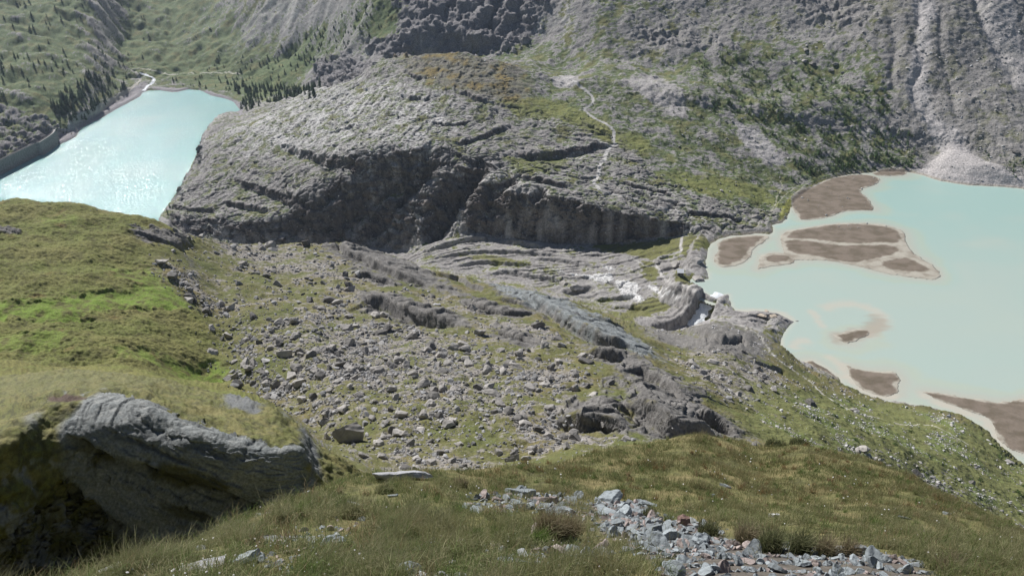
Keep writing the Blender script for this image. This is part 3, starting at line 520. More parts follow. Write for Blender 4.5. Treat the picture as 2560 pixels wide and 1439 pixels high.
# rock hill and everything behind
s = rows('G', 'N'); U_, V_ = BU[s], BV[s]
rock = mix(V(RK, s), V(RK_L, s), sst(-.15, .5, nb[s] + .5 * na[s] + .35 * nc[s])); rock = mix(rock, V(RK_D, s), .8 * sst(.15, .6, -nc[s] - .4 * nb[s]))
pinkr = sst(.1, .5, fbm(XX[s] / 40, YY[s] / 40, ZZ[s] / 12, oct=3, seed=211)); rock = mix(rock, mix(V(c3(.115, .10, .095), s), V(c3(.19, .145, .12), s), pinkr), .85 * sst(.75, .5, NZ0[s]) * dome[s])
grass = mix(V(G_FAR, s), V(G_DRY, s), .55 * sst(-.1, .5, nb[s] - .3 * nc[s])); grass = mix(grass, V(G_DK, s), .55 * sst(.05, .5, -na[s] * .8 + nc[s]))
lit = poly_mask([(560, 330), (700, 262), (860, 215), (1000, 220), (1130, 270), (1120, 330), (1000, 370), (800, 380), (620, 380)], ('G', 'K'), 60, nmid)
rock = mix(rock, V(c3(.56, .545, .525), s), .85 * lit[s] * sst(-.4, .15, nc[s] + .4 * nd[s]))  # paler rock where the sun strikes the slabs: sunlight put into the colour
moor = poly_mask([(990, 140), (1150, 128), (1290, 165), (1330, 230), (1300, 270), (1190, 240), (1050, 200)], ('G', 'K'), 26, nmid)
g0 = .44 + 0 * U_; g0 = g0 * dome[s] + (1 - dome[s]) * .62
g0 += .35 * moor[s]
meadow = poly_mask([(1240, 255), (1340, 245), (1440, 270), (1530, 320), (1620, 350), (1600, 385), (1500, 345), (1400, 300), (1300, 290)], ('G', 'K'), 14, nmid)
meadow = np.maximum(meadow, .8 * poly_mask([(1260, 392), (1340, 400), (1420, 398), (1400, 425), (1300, 430)], ('G', 'K'), 10, nmid)); meadow = np.maximum(meadow, .9 * poly_mask([(1640, 430), (1780, 440), (1900, 470), (1960, 520), (1880, 500), (1740, 480)], ('G', 'K'), 12, nmid))
g0 += .45 * meadow[s]
# scree side of the mountain on the right
sc = poly_mask([(2140, -60), (2190, 60), (2215, 160), (2230, 250), (2240, 330), (2290, 400), (2700, 500), (2700, -60)], ('I', 'N'), 25, nmid * 1.4)
sc2 = poly_mask([(1560, 60), (1700, -20), (1900, -60), (2160, -60), (2200, 120), (2000, 110), (1850, 90), (1700, 150), (1560, 160)], ('I', 'N'), 40, nmid * 1.6)
slide = np.zeros(XX.shape)
for px, fe, v_ in [([(2270, -60), (2350, -60), (2330, 60), (2320, 200), (2350, 290), (2400, 330), (2420, 380), (2360, 380), (2300, 290), (2262, 220), (2290, 100)], 9, 1.), ([(2420, -60), (2520, -60), (2560, 120), (2700, 260), (2700, 330), (2540, 220), (2470, 110)], 9, .8),
                   ([(2370, 374), (2392, 374), (2460, 412), (2548, 448), (2560, 475), (2480, 472), (2400, 468), (2320, 450), (2262, 436), (2320, 425)], 2.5, 1.1), ([(1840, 310), (1900, 330), (1960, 400), (1920, 410), (1860, 360)], 8, .7), ([(1380, 195), (1440, 190), (1440, 215), (1390, 220)], 6, .8), ([(1560, 200), (1650, 190), (1720, 250), (1690, 290), (1620, 250)], 14, .55),
                   ([(2140, 330), (2160, 300), (2180, 330), (2170, 420)], 6, .3)]:
    slide = np.maximum(slide, v_ * poly_mask(px, ('H', 'N'), fe, nmid * 1.2))
g0 -= .55 * sc[s] + .33 * sc2[s] + .7 * slide[s]
# far left
leftg = poly_mask([(-700, -200), (-700, 600), (0, 400), (200, 320), (350, 190), (600, 240), (700, 240), (760, 180), (860, 140), (960, 90), (1000, -80), (600, -200)], ('I', 'N'), 60, nmid)
flank = poly_mask([(690, 150), (760, 90), (860, 20), (980, -60), (1000, 60), (900, 120), (800, 150), (740, 190), (660, 220), (620, 190)], ('J2', 'N'), 30, nmid)
g0 += .5 * leftg[s] + .6 * flank[s] - .7 * crag[s]
# talus fans of the far valley
talus = np.zeros(XX.shape)
for px, fe, v_ in [([(560, 130), (590, 90), (640, 30), (720, -60), (800, -60), (720, 40), (640, 110), (600, 135)], 30, .5), ([(470, 115), (540, 70), (600, 0), (660, -60), (560, -60), (500, 40), (440, 100)], 30, .35)]:
    talus = np.maximum(talus, v_ * poly_mask(px, ('J2', 'N'), fe, nmid * 2))
g0 -= .5 * talus[s]
crk = mix(rock, V(c3(.165, .155, .16), s), np.clip(crag[s], 0, 1) * .75)
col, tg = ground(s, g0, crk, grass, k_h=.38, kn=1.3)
scol = mix(V(c3(.285, .268, .255), s), V(c3(.19, .18, .165), s), sst(-.3, .4, nc[s] + nd[s] * .6))
scol = mix(scol, V(c3(.13, .13, .06), s), .7 * sst(-.1, .4, nb[s] + .5 * nc[s]))
col = mix(col, scol, np.clip(sc[s] * .8 + sc2[s] * .45, 0, 1) * (1 - tg * .6))
col = mix(col, V(c3(.41, .385, .375), s), np.clip(slide[s], 0, 1) * .85)
col = mix(col, V(c3(.28, .32, .25), s), np.clip(talus[s], 0, 1) * .7 * sst(-.2, .3, nc[s]))
col = mix(col, mix(V(c3(.185, .165, .135), s), V(c3(.215, .15, .055), s), sst(-.05, .3, nb[s])), moor[s] * .75 * sst(.6, .9, slope[s]))
col = mix(col, V(c3(.185, .19, .06), s), meadow[s] * .75 * sst(-.6, 0, nc[s]))
col = mix(col, V(c3(.085, .13, .045), s), flank[s] * .6 * sst(-.1, .3, nc[s] + .5 * nb[s]) * (1 - crag[s]))
bank = poly_mask([(130, 352), (200, 300), (300, 244), (352, 205), (372, 215), (350, 240), (250, 300), (203, 328), (160, 360)], ('I', 'K'), 3, None); bank = np.maximum(bank, poly_mask([(360, 215), (470, 222), (560, 238), (605, 262), (600, 290), (560, 258), (450, 238)], ('I', 'K'), 4, nmid * .4))
col = mix(col, V(c3(.27, .25, .265), s), bank[s] * .9)
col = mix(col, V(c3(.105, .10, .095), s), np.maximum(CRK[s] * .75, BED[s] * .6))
fanc = sst(.12, .35, fan[s]); col = mix(col, V(c3(.43, .40, .385), s) * (1 + .25 * nd[s][..., None] + .2 * nc[s][..., None]), fanc * .95)
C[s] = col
# mineral rim of the right lake
rim = sst(5, 0, DR) * (DR > -20); C = mix(C, C * 0 + c3(.33, .27, .17), .5 * rim * rw('E4', 'K'))
gm = poly_mask([(1960, 545), (1985, 510), (2030, 472), (2070, 455), (2060, 448), (2000, 475), (1960, 510), (1945, 550)], ('G', 'K'), 3); C = mix(C, C * 0 + c3(.24, .24, .05), gm * .8)
# plateau and gorge floor
s = rows('F2', 'G'); kx = rw('Fh', 'G', 10)[s]
rock = mix(V(RK, s), V(c3(.37, .355, .34), s), sst(-.2, .4, nb[s] + .5 * nc[s])); rock = mix(rock, V(RK_D, s), .7 * sst(.1, .5, -nc[s])); grass = mix(V(G_OL, s), V(G_BR, s), .25 * sst(0, .5, nb[s]))
gl = np.zeros(XX.shape)
for px, fe, v_ in [([(1480, 615), (1600, 605), (1700, 590), (1790, 590), (1790, 610), (1700, 635), (1640, 650), (1600, 640), (1520, 630)], 5, .7), ([(1560, 780), (1620, 745), (1680, 755), (1640, 780), (1560, 800)], 5, .8), ([(1680, 690), (1730, 690), (1730, 712), (1690, 708)], 3, .8), ([(1150, 640), (1240, 640), (1330, 660), (1240, 655)], 4, .5), ([(1600, 650), (1640, 660), (1640, 700), (1610, 690)], 4, .6)]:
    gl = np.maximum(gl, v_ * poly_mask(px, ('Fh', 'H'), fe, nk))
gl -= .7 * poly_mask([(1590, 795), (1660, 790), (1760, 808), (1850, 790), (1905, 830), (1880, 860), (1760, 850), (1640, 845)], ('F', 'H'), 6, nk)
col, tg = ground(s, .27 + gl[s], rock, grass, k_h=.3, kn=1.0)
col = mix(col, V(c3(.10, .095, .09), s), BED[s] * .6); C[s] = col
# mountainside
s = rows('C2', 'F2')
rock = mix(V(c3(.18, .17, .158), s), V(c3(.255, .24, .225), s), sst(-.3, .3, nc[s] + nd[s] * .4)); rock = mix(rock, V(RK_D, s), .6 * sst(.1, .5, -nc[s] - .2 * nd[s]))
blue = poly_mask([(1180, 690), (1300, 715), (1400, 745), (1500, 790), (1600, 850), (1650, 900), (1560, 870), (1450, 820), (1380, 780), (1280, 740)], MID, 7, nk); rock = mix(rock, V(c3(.20, .225, .232), s), blue[s] * .7)
grass = mix(V(c3(.128, .125, .048), s), V(c3(.185, .15, .07), s), .8 * sst(-.1, .45, nb[s] + .3 * nd[s])); grass = mix(grass, V(c3(.095, .115, .035), s), .6 * sst(0, .5, -nb[s] - nc[s] * .5))
t = sst(.40, .66, screeM[s] * .52 + .42 * nb[s] + .5 * nc[s] + .3 * nd[s]) * (1 - knoll[s])
col = mix(grass, rock * np.array([1.03, 1.0, .96]), t)
# away from the scree: patches of bare ground
bare = sst(.18, .5, nb[s] * .6 + nc[s] * .8 + .3 * nd[s]) * (1 - knoll[s]) * .8; col = mix(col, V(c3(.205, .19, .165), s), bare * (1 - t))
t2 = rockM[s] * sst(-.9, -.1, nc[s] + nd[s] * .3 + .5 - np.clip(hol[s], 0, 1)); col = mix(col, rock * (1 - .25 * (1 - blue[s]))[..., None], t2)
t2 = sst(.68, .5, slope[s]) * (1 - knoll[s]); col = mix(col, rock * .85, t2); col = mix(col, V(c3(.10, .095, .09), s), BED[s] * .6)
rightg = poly_mask([(1900, 960), (2100, 990), (2350, 1040), (2700, 1250), (2700, 1500), (2300, 1220), (2000, 1120), (1850, 1060)], MID, 16, nk); col = mix(col, mix(V(c3(.16, .168, .065), s), V(c3(.125, .16, .052), s), sst(-.1, .3, nb[s])), rightg[s] * sst(.5, .0, nc[s] + .3 * nd[s]) * .85)
# grassy knoll
kc = mix(V(c3(.140, .152, .042), s), V(c3(.178, .168, .058), s), sst(-.3, .4, nb[s])); kc = mix(kc, V(c3(.09, .085, .03), s), .85 * sst(-.1, .4, -nc[s] * .8 - nd[s] * .4 + .3 * n3(XX[s] / .9, YY[s] / .9, seed=223)))
kc = mix(kc, V(c3(.19, .12, .05), s), .4 * sst(.3, .6, fbm(XX[s] / 12, YY[s] / 12, oct=2, seed=225)))
kc = mix(kc, V(G_BR, s), np.clip(greenM[s], 0, 1.3) * sst(-.5, .3, nc[s] + .5 * nd[s]) * .8)
col = mix(col, kc, knoll[s] * (1 - t2 if False else 1) * (1 - rockM[s]))
C[s] = col
# shoulder and slab outcrop
s = rows('C2', 'E4'); n5 = n3(XX[s] / .55, YY[s] / .55, ZZ[s] / .55, seed=231); n6 = fbm(XX[s] / 1.6, YY[s] / 1.6, ZZ[s] / 1.6, oct=3, seed=233)
sh = mix(V(c3(.125, .13, .036), s), V(c3(.175, .155, .055), s), sst(-.3, .4, n6 + .3 * nc[s])); sh = mix(sh, V(c3(.065, .062, .024), s), .8 * sst(-.1, .4, -n5 - .4 * n6))
sh = mix(sh, V(c3(.15, .148, .062), s), poly_mask([(-300, 920), (300, 920), (640, 985), (500, 985), (300, 965), (0, 990), (-300, 1000)], OUT, 5)[s] * .45)
st5 = ridg((XX[s] * c_ + ZZ[s] * s__) / 2.4, (-XX[s] * s__ + ZZ[s] * c_) / .3, YY[s] / 2, oct=4, seed=235)
sl_ = mix(V(c3(.135, .148, .148), s), V(c3(.21, .218, .21), s), sst(-.2, .5, st5 * .7 + n6 * .5)); sl_ = mix(sl_, V(c3(.10, .11, .115), s), .6 * sst(.1, .7, -st5 - .3 * n6)); sl_ = mix(sl_, V(c3(.31, .305, .28), s), .4 * sst(.1, .5, n5 + n6 * .5)); n55 = n3(XX[s] / .17, YY[s] / .17, ZZ[s] / .17, seed=232); sl_ = sl_ * (1 + .35 * n55[..., None])
moss = np.zeros(XX.shape)
for px, fe, v_ in [([(225, 1105), (290, 1120), (370, 1150), (440, 1160), (520, 1185), (590, 1215), (600, 1232), (520, 1225), (420, 1200), (330, 1175), (250, 1150)], .6, 1), ([(395, 1255), (430, 1262), (520, 1290), (540, 1305), (500, 1305), (430, 1280), (400, 1275)], .4, .9), ([(160, 1040), (230, 1070), (220, 1110), (150, 1070)], .6, .7)]:
    moss = np.maximum(moss, v_ * poly_mask(px, OX, fe, no * 1.6, 2, 1))
sl_ = mix(sl_, V(c3(.075, .072, .028), s), moss[s] * .95); sl_ = mix(sl_, V(c3(.07, .075, .075), s), BEDO[s] * .75)
slabm = slab[s]; col = mix(sh, sl_, slabm); col = mix(col, V(c3(.17, .18, .19), s), leftrock[s] * sst(-.1, .25, n6 + .4 * n5))
edge = poly_mask([(700, 1005), (740, 1030), (790, 1110), (800, 1170), (770, 1180), (755, 1110), (735, 1060), (690, 1040), (560, 1010), (600, 1000)], OUT, .7, no * 1.5); col = mix(col, V(c3(.15, .155, .165), s), edge[s] * .85 * (1 - .2 * slabm)); edge2 = poly_mask([(95, 1075), (150, 1080), (230, 1160), (200, 1180), (120, 1120)], OX, .5, no * 1.5, 2, 1); col = mix(col, V(c3(.22, .23, .24), s), edge2[s] * sst(-.2, .2, n5))
soil = poly_mask([(120, 992), (150, 985), (215, 990), (200, 1000), (130, 1003)], OUT, .3); col = mix(col, V(c3(.085, .055, .04), s), soil[s])
w_ = rw('C2', 'E4', 2)[s]; C[s] = C[s] * (1 - w_[..., None]) + col * w_[..., None]
# nearest ground
s = slice(0, row0['C2']); n7 = fbm(XX[s] / 1.1, YY[s] / 1.1, oct=4, seed=241); n8 = n3(XX[s] / .16, YY[s] / .16, seed=243)
col = mix(V(c3(.12, .12, .045), s), V(c3(.18, .15, .07), s), sst(-.3, .4, n7 + .3 * n8)); col = mix(col, V(c3(.06, .052, .028), s), .7 * sst(.0, .5, -n7 * .7 - n8 * .5))
NEAR = ('A', 'C2')
SCREE1 = [(1455, 1265), (1530, 1252), (1600, 1262), (1660, 1300), (1760, 1315), (1830, 1350), (1960, 1372), (2090, 1372), (2240, 1392), (2330, 1440), (2300, 1560), (1680, 1560), (1640, 1420), (1560, 1370), (1500, 1310)]
nw_ = fbm(XX / .5, YY / .5, oct=2, seed=245)
scree1 = poly_mask(SCREE1, NEAR, .35, nw_ * 1.0); col = mix(col, V(c3(.115, .10, .09), s), scree1[s] * .9)
C[s] = col
C = np.clip(C, .01, .9)
#@SECTION paths, banks and other pieces cut from the one ground sheet
PATHW = np.zeros(XX.shape)
def path_mask(px, band, wid, wv=.3):
    a, b = band; P = xy(spline(px, 4), a, b); sl = rows(a, b); xs = [p[0] for p in P]; ys = [p[1] for p in P]; X, Y = XX[sl], YY[sl]
    box = (X > min(xs) - 8) & (X < max(xs) + 8) & (Y > min(ys) - 8) & (Y < max(ys) + 8); o = np.zeros(XX.shape)
    d, t, sg = pdist(X[box], Y[box], P); q = np.zeros(X.shape); q[box] = sst(wid * 1.1, wid * .75, d + n3(X[box] / 3, Y[box] / 3, seed=301) * wid * wv); o[sl] = q; return o
PATHS = [
    ('path', 'pale gravel footpath winding over the rocky hill and meadow behind it', [(1385, 193), (1425, 196), (1440, 208), (1470, 230), (1482, 248), (1478, 262), (1462, 272), (1468, 282), (1490, 298), (1512, 308), (1530, 322), (1536, 335), (1533, 350), (1540, 362)], ('H', 'K'), 1.9, c3(.40, .385, .37)),
    ('path', 'narrow pale footpath descending the bare rock slabs above the gorge', [(1540, 362), (1522, 374), (1515, 385), (1510, 400), (1498, 415), (1495, 440), (1485, 455), (1494, 468), (1500, 476)], ('G', 'J'), 2.4, c3(.48, .46, .44)),
    ('path', 'faint trodden line over the rock slabs toward the shore path', [(1500, 476), (1550, 490), (1620, 508), (1700, 534), (1766, 554)], ('G', 'J'), 1.4, c3(.40, .385, .37)),
    ('path', 'pale footpath running from the shaded cliff past the hut to the waterfall', [(1766, 554), (1740, 568), (1718, 580), (1705, 592), (1702, 616), (1703, 628), (1690, 632), (1668, 638), (1650, 642), (1645, 655), (1640, 664), (1650, 676), (1655, 690), (1668, 702), (1688, 710), (1712, 713), (1730, 722), (1752, 734)], ('Fh', 'H2'), 1.3, c3(.43, .41, .39)),
    ('path', 'faint path joining the hut path from the slab plateau', [(1580, 644), (1600, 656), (1615, 664), (1640, 665)], ('Fh', 'H'), .7, c3(.38, .37, .34)),
    ('path', 'grey footpath following the near shore of the milky lake', [(1836, 788), (1850, 806), (1872, 822), (1895, 836), (1915, 862), (1935, 890), (1965, 912), (1995, 932), (2030, 958), (2050, 978), (2080, 1000), (2110, 1016)], ('D2', 'F2'), .75, c3(.40, .38, .34)),
    ('path', 'thin pale footpath crossing the green slope below the lake', [(2110, 1016), (2150, 1034), (2200, 1045), (2250, 1060), (2300, 1062), (2330, 1063), (2370, 1080), (2400, 1098), (2420, 1110)], ('D', 'F2'), .6, c3(.38, .36, .29)),
    ('path', 'thin path between the brown mudflat and the foot of the wooded slope', [(1950, 452), (1955, 470), (1942, 492), (1940, 510), (1925, 530)], ('G', 'J'), .9, c3(.33, .32, .24)),
    ('road', 'pale gravel track running above the bank of the turquoise reservoir', [(178, 303), (190, 296), (215, 285), (250, 270), (280, 252), (305, 237), (335, 215), (350, 200), (345, 187), (330, 176)], ('I', 'L'), 2.6, c3(.43, .40, .36)),
    ('path', 'thin pale path crossing the meadow behind the turquoise reservoir', [(330, 172), (360, 172), (395, 178), (420, 186), (470, 184), (530, 182), (600, 184)], ('J', 'L'), 1.9, c3(.42, .41, .34)),
]
pm = np.zeros(XX.shape, int)
for k, (nm, lb, px, band, wd, cc) in enumerate(PATHS):
    q = path_mask(px, band, wd); C = mix(C, C * 0 + cc, q); pm[q > .5] = k + 1
foam = path_mask([(352, 184), (372, 190), (385, 198), (380, 208), (368, 216), (360, 226)], ('I', 'K'), 3.0); C = mix(C, C * 0 + c3(.8, .82, .85), foam)
white = np.zeros(XX.shape)
nw2 = n3(XX / 2.5, YY / 2.5, seed=305) * .9
for px in ([(1375, 672), (1400, 680), (1418, 684), (1400, 676)], [(1418, 684), (1440, 684), (1465, 688), (1500, 684), (1530, 686), (1534, 700), (1520, 710), (1490, 702), (1465, 692), (1430, 690)], [(1532, 700), (1560, 700), (1590, 708), (1600, 722), (1590, 735), (1612, 750), (1600, 758), (1575, 748), (1555, 745), (1545, 720)], [(1505, 666), (1515, 664), (1535, 674), (1520, 676)],
           [(1612, 715), (1640, 716), (1668, 722), (1665, 728), (1630, 724)], [(1645, 742), (1680, 728), (1714, 738), (1710, 744), (1680, 736), (1660, 742)]):
    white = np.maximum(white, poly_mask(px, ('Fh', 'H'), 1.8, nw2 * 1.5, 0))
wcr = ridg(XX / 3.2, YY / 3.2, oct=2, seed=307); C = mix(C, mix(C * 0 + c3(.62, .61, .60), C * 0 + c3(.22, .21, .20), sst(.45, .9, wcr) * .75), white)
s = rows('Fh', 'H'); ZZ[s] += (white * (1.1 - 1.2 * sst(.3, .8, wcr)))[s]
pond = poly_mask([(1398, 674), (1430, 676), (1465, 682), (1462, 686), (1430, 683), (1402, 679)], ('Fh', 'H'), .8, None, 0)
# sandbanks
SAND = [
    ('large brown mudflat joined to the wooded shore in the far corner of the milky lake', r3((640, 1160), (690, 1115), (760, 1085), (860, 1040), (960, 1018), (1060, 1012), (1130, 1022), (1162, 1045), (1130, 1075), (1075, 1090), (1050, 1112), (1085, 1145), (1125, 1200), (1120, 1222), (1060, 1222), (960, 1228), (870, 1258), (790, 1272), (700, 1275), (680, 1245), (645, 1200)), 1),
    ('narrow brown strip of mud along the far shore beside the pale gravel fan', r3((1112, 1008), (1150, 993), (1220, 988), (1305, 990), (1318, 1008), (1290, 1018), (1230, 1022), (1150, 1020)), 0),
    ('largest mud island, two dark brown halves split by a pale channel', r6((718, 235), (745, 205), (800, 192), (900, 176), (1000, 163), (1100, 160), (1240, 166), (1330, 190), (1362, 215), (1372, 262), (1405, 310), (1450, 340), (1520, 388), (1545, 425), (1520, 450), (1450, 446), (1330, 430), (1220, 408), (1130, 385), (1020, 362), (930, 352), (850, 350), (790, 352), (755, 335), (735, 300), (722, 260)), 1),
    ('small elongated mud islet with a broad pale rim between two larger banks', r6((618, 325), (690, 312), (760, 318), (800, 345), (770, 370), (700, 378), (630, 392), (602, 396), (608, 350)), 1),
    ('wedge-shaped brown mudbank close to the hut and the rocky shore', r6((395, 262), (455, 235), (560, 222), (650, 222), (662, 235), (630, 262), (580, 300), (560, 345), (500, 378), (430, 386), (392, 372), (378, 335), (398, 300)), 1),
    ('brown mudbank with ragged right edge near the green slope', r6((1063, 893), (1130, 908), (1200, 918), (1310, 925), (1330, 945), (1342, 970), (1318, 985), (1332, 1025), (1300, 1045), (1250, 1052), (1190, 1035), (1130, 1005), (1090, 965), (1070, 930)), 1),
    ('long brown mudflat reaching out of the photo at the lower right corner of the milky lake', r6((1455, 1028), (1480, 1024), (1560, 1035), (1640, 1050), (1750, 1064), (1850, 1078), (1973, 1060), (2200, 1040), (2500, 1200), (2400, 1500), (2100, 1400), (1973, 1345), (1900, 1325), (1840, 1270), (1810, 1200), (1780, 1160), (1700, 1130), (1600, 1095), (1500, 1055)), 0),
    ('small dark crescent of mud in the middle of the shallow water', r6((995, 735), (1050, 722), (1120, 705), (1175, 712), (1178, 735), (1140, 752), (1080, 776), (1040, 770), (1010, 750)), 1),
    ('small brown mud spit touching the near shore beside the lakeside path', r6((830, 885), (870, 868), (920, 885), (975, 915), (1010, 950), (1020, 975), (960, 955), (890, 925), (850, 905)), 0)]
DARK = {2: [r6((735, 240), (800, 198), (900, 182), (1000, 168), (1100, 165), (1220, 172), (1320, 200), (1340, 235), (1320, 260), (1200, 262), (1080, 264), (950, 252), (830, 240)), r6((740, 250), (850, 250), (980, 268), (1100, 275), (1250, 272), (1330, 292), (1295, 322), (1200, 345), (1090, 362), (980, 345), (870, 325), (790, 315), (755, 290)), r6((1240, 362), (1340, 338), (1400, 352), (1490, 396), (1430, 410), (1330, 402), (1260, 388))],
        3: [r6((640, 335), (700, 320), (770, 335), (775, 350), (720, 360), (655, 358))], 4: [r6((402, 262), (470, 240), (560, 228), (640, 230), (600, 262), (560, 300), (535, 340), (470, 368), (415, 372), (395, 345), (405, 305))]}
sb = np.zeros(XX.shape, int); s = rows('F', 'K'); X, Y = XX[s], YY[s]; n9 = n3(X / 9, Y / 9, seed=310) * 1.6 + n3(X / 4, Y / 4, seed=311) * 1. + n3(X / 1.3, Y / 1.3, seed=312) * .5; DI = np.full(X.shape, 1e3); PD = []
for k, (lb, pts, has) in enumerate(SAND):
    P = wz(pts, ZR, 3); PD.append(P); d = sdf(X, Y, P) + n9 * .8; DI = np.minimum(DI, d); m = d < 0
    z = ZZ[s]; z[m] = np.maximum(z[m] * (DR[s][m] > 0), .02 + np.minimum(-d[m] * .05, .35) + .08 * np.abs(n9[m])); ZZ[s] = z
    dk = np.zeros(X.shape) - 9
    for q in DARK.get(k, [pts]): dk = np.maximum(dk, -sdf(X, Y, wz(q, ZR, 3)) + n9 * 1.2 - (0 if k in DARK else 1.5))
    ff = fbm(X / 14, Y / 10, oct=4, seed=315); dark = mix(X[..., None] * 0 + c3(.20, .162, .128), X[..., None] * 0 + c3(.135, .11, .08), sst(-.3, .4, ff)); pale = mix(X[..., None] * 0 + c3(.40, .37, .31), X[..., None] * 0 + c3(.27, .235, .19), sst(-.2, .4, ff))
    cc = mix(pale, dark, sst(-.8, 1.8, dk)); q = C[s]; q[m] = cc[m]; C[s] = q; t = sb[s]; t[m] = k + 1; sb[s] = t
lb2 = fbm(XX / 7, YY / 3, oct=2, seed=316)
#@SECTION materials
def noise_node(n, L, scale, detail=4, rough=.6, vec=None, dist=0):
    t = n.new('ShaderNodeTexNoise'); t.inputs['Scale'].default_value = scale; t.inputs['Detail'].default_value = detail; t.inputs['Roughness'].default_value = rough; t.inputs['Distortion'].default_value = dist
    if vec: L.new(vec, t.inputs['Vector'])
    return t
def mat(name, base=(.5, .5, .5), rough=.9, attr=None, scale=None, bump=0, dist=1., amount=.35, spec=.2, scale2=None, obj_random=0, tex='pos', detail=5):
    m = bpy.data.materials.new(name); m.use_nodes = True; n = m.node_tree.nodes; L = m.node_tree.links; b = n['Principled BSDF']
    b.inputs['Roughness'].default_value = rough; b.inputs['Specular IOR Level'].default_value = spec
    if tex == 'pos': vec = n.new('ShaderNodeNewGeometry').outputs['Position']
    else: vec = n.new('ShaderNodeTexCoord').outputs['Object']
    if attr: a = n.new('ShaderNodeAttribute'); a.attribute_name = attr; col = a.outputs['Color']
    else: a = n.new('ShaderNodeRGB'); a.outputs[0].default_value = tuple(base) + (1,); col = a.outputs[0]
    if scale:
        t = noise_node(n, L, scale, detail, .68, vec); mr = n.new('ShaderNodeMapRange'); mr.inputs[1].default_value = .3; mr.inputs[2].default_value = .7
        mr.inputs[3].default_value = 1 - amount; mr.inputs[4].default_value = 1 + amount; L.new(t.outputs[0], mr.inputs[0])
        mx = n.new('ShaderNodeVectorMath'); mx.operation = 'SCALE'; L.new(col, mx.inputs[0]); L.new(mr.outputs[0], mx.inputs['Scale']); col = mx.outputs[0]
        if bump:
            bp = n.new('ShaderNodeBump'); bp.inputs['Strength'].default_value = bump; bp.inputs['Distance'].default_value = dist
            t2 = noise_node(n, L, scale2 or scale * .6, 6, .65, vec); L.new(t2.outputs[0], bp.inputs['Height']); L.new(bp.outputs[0], b.inputs['Normal'])
    if obj_random:
        oi = n.new('ShaderNodeObjectInfo'); mr2 = n.new('ShaderNodeMapRange'); mr2.inputs[3].default_value = 1 - obj_random; mr2.inputs[4].default_value = 1 + obj_random; L.new(oi.outputs['Random'], mr2.inputs[0])
        mx2 = n.new('ShaderNodeVectorMath'); mx2.operation = 'SCALE'; L.new(col, mx2.inputs[0]); L.new(mr2.outputs[0], mx2.inputs['Scale']); col = mx2.outputs[0]
    L.new(col, b.inputs['Base Color']); return m
M_NEAR = mat('turf and soil', attr='Col', scale=9, bump=.7, dist=.06, amount=.35)
M_OUT = mat('weathered slab rock', attr='Col', scale=5, scale2=2.2, bump=.9, dist=.2, amount=.35, rough=.8, spec=.3)
M_MID = mat('slope ground', attr='Col', scale=1.5, scale2=.8, bump=.8, dist=.5, amount=.45)
M_MUD = mat('dry mud', attr='Col', scale=.6, bump=.1, dist=.2, amount=.12)
M_FAR = mat('mountain ground', attr='Col', scale=.55, scale2=.25, bump=.8, dist=1.6, amount=.5)
#@SECTION cutting the sheet into pieces
fr = np.arange(NR - 1)[:, None] + np.zeros((1, NCc - 1), int)
cls = np.where(fr < row0['C2'], 1, np.where(fr < row0['E4'], 2, np.where(fr < row0['Fh'], 3, np.where(fr < row0['G'], 4, np.where(fr < row0['J2'], 5, 6)))))
ctr = lambda A: A[:-1, :-1]
k6 = (ctr(dome) < .5) & (cls == 5) & (ctr(XX) > 150); cls[k6] = 6
cls[(ctr(slab) > .5) & (cls == 2)] = 7
cls[(ctr(white) > .5) & ((cls == 4) | (cls == 5))] = 8
cls = np.where(ctr(sb) > 0, 20 + ctr(sb), cls); cls = np.where(ctr(pm) > 0, 50 + ctr(pm), cls); cls = np.where(ctr(foam) > .5, 9, cls)
def tag(o, label=None, cat=None, group=None, kind=None):
    if label: o['label'] = label
    if cat: o['category'] = cat
    if group: o['group'] = group
    if kind: o['kind'] = kind
    return o
PIECES = {1: ('ground', 'near grassy slope with loose slate below the camera', M_NEAR), 2: ('ground', 'steep grassy shoulder around the big grey slab', M_OUT), 3: ('hillside', 'mountainside of turf, boulders and rock ribs with a grassy knoll on the left', M_MID), 4: ('terrain', 'bare slab plateau between the boulder slope and the dark cliff', M_MID),
          5: ('rocky_hill', 'broad glaciated rock hill with a dark cliff between the two lakes', M_FAR), 6: ('mountain', 'mountainsides of scree, turf and crags behind the lakes', M_FAR), 9: ('stream', 'white stream tumbling into the turquoise reservoir', M_FAR)}
for k, (nm, lb, mm) in PIECES.items():
    o, us = grid_mesh(nm, XX, YY, ZZ, cls == k); set_attr(o, 'Col', C, us); o.data.materials.append(mm); tag(o, lb, kind='structure')
o, us = grid_mesh('rock_slab', XX, YY, ZZ, cls == 7); set_attr(o, 'Col', C, us); o.data.materials.append(M_OUT); tag(o, 'large smooth grey slab of bedrock with dark moss bands in the shaded hollow at lower left', 'rock outcrop')
o, us = grid_mesh('white_rock', XX, YY, ZZ, cls == 8); set_attr(o, 'Col', C, us); o.data.materials.append(M_MID); tag(o, 'band of bright white rock running across the slabs left of the hut', 'rock outcrop')
for k, (lb, pts, has) in enumerate(SAND):
    o, us = grid_mesh('sandbank', XX, YY, ZZ, cls == 21 + k); set_attr(o, 'Col', C, us); o.data.materials.append(M_MUD); tag(o, lb, kind='structure')
for k, (nm, lb, px, band, wd, cc) in enumerate(PATHS):
    if (cls == 51 + k).any():
        o, us = grid_mesh(nm, XX, YY, ZZ, cls == 51 + k); set_attr(o, 'Col', C, us); o.data.materials.append(M_MID); tag(o, lb, kind='structure')
    else: print('empty path', lb)
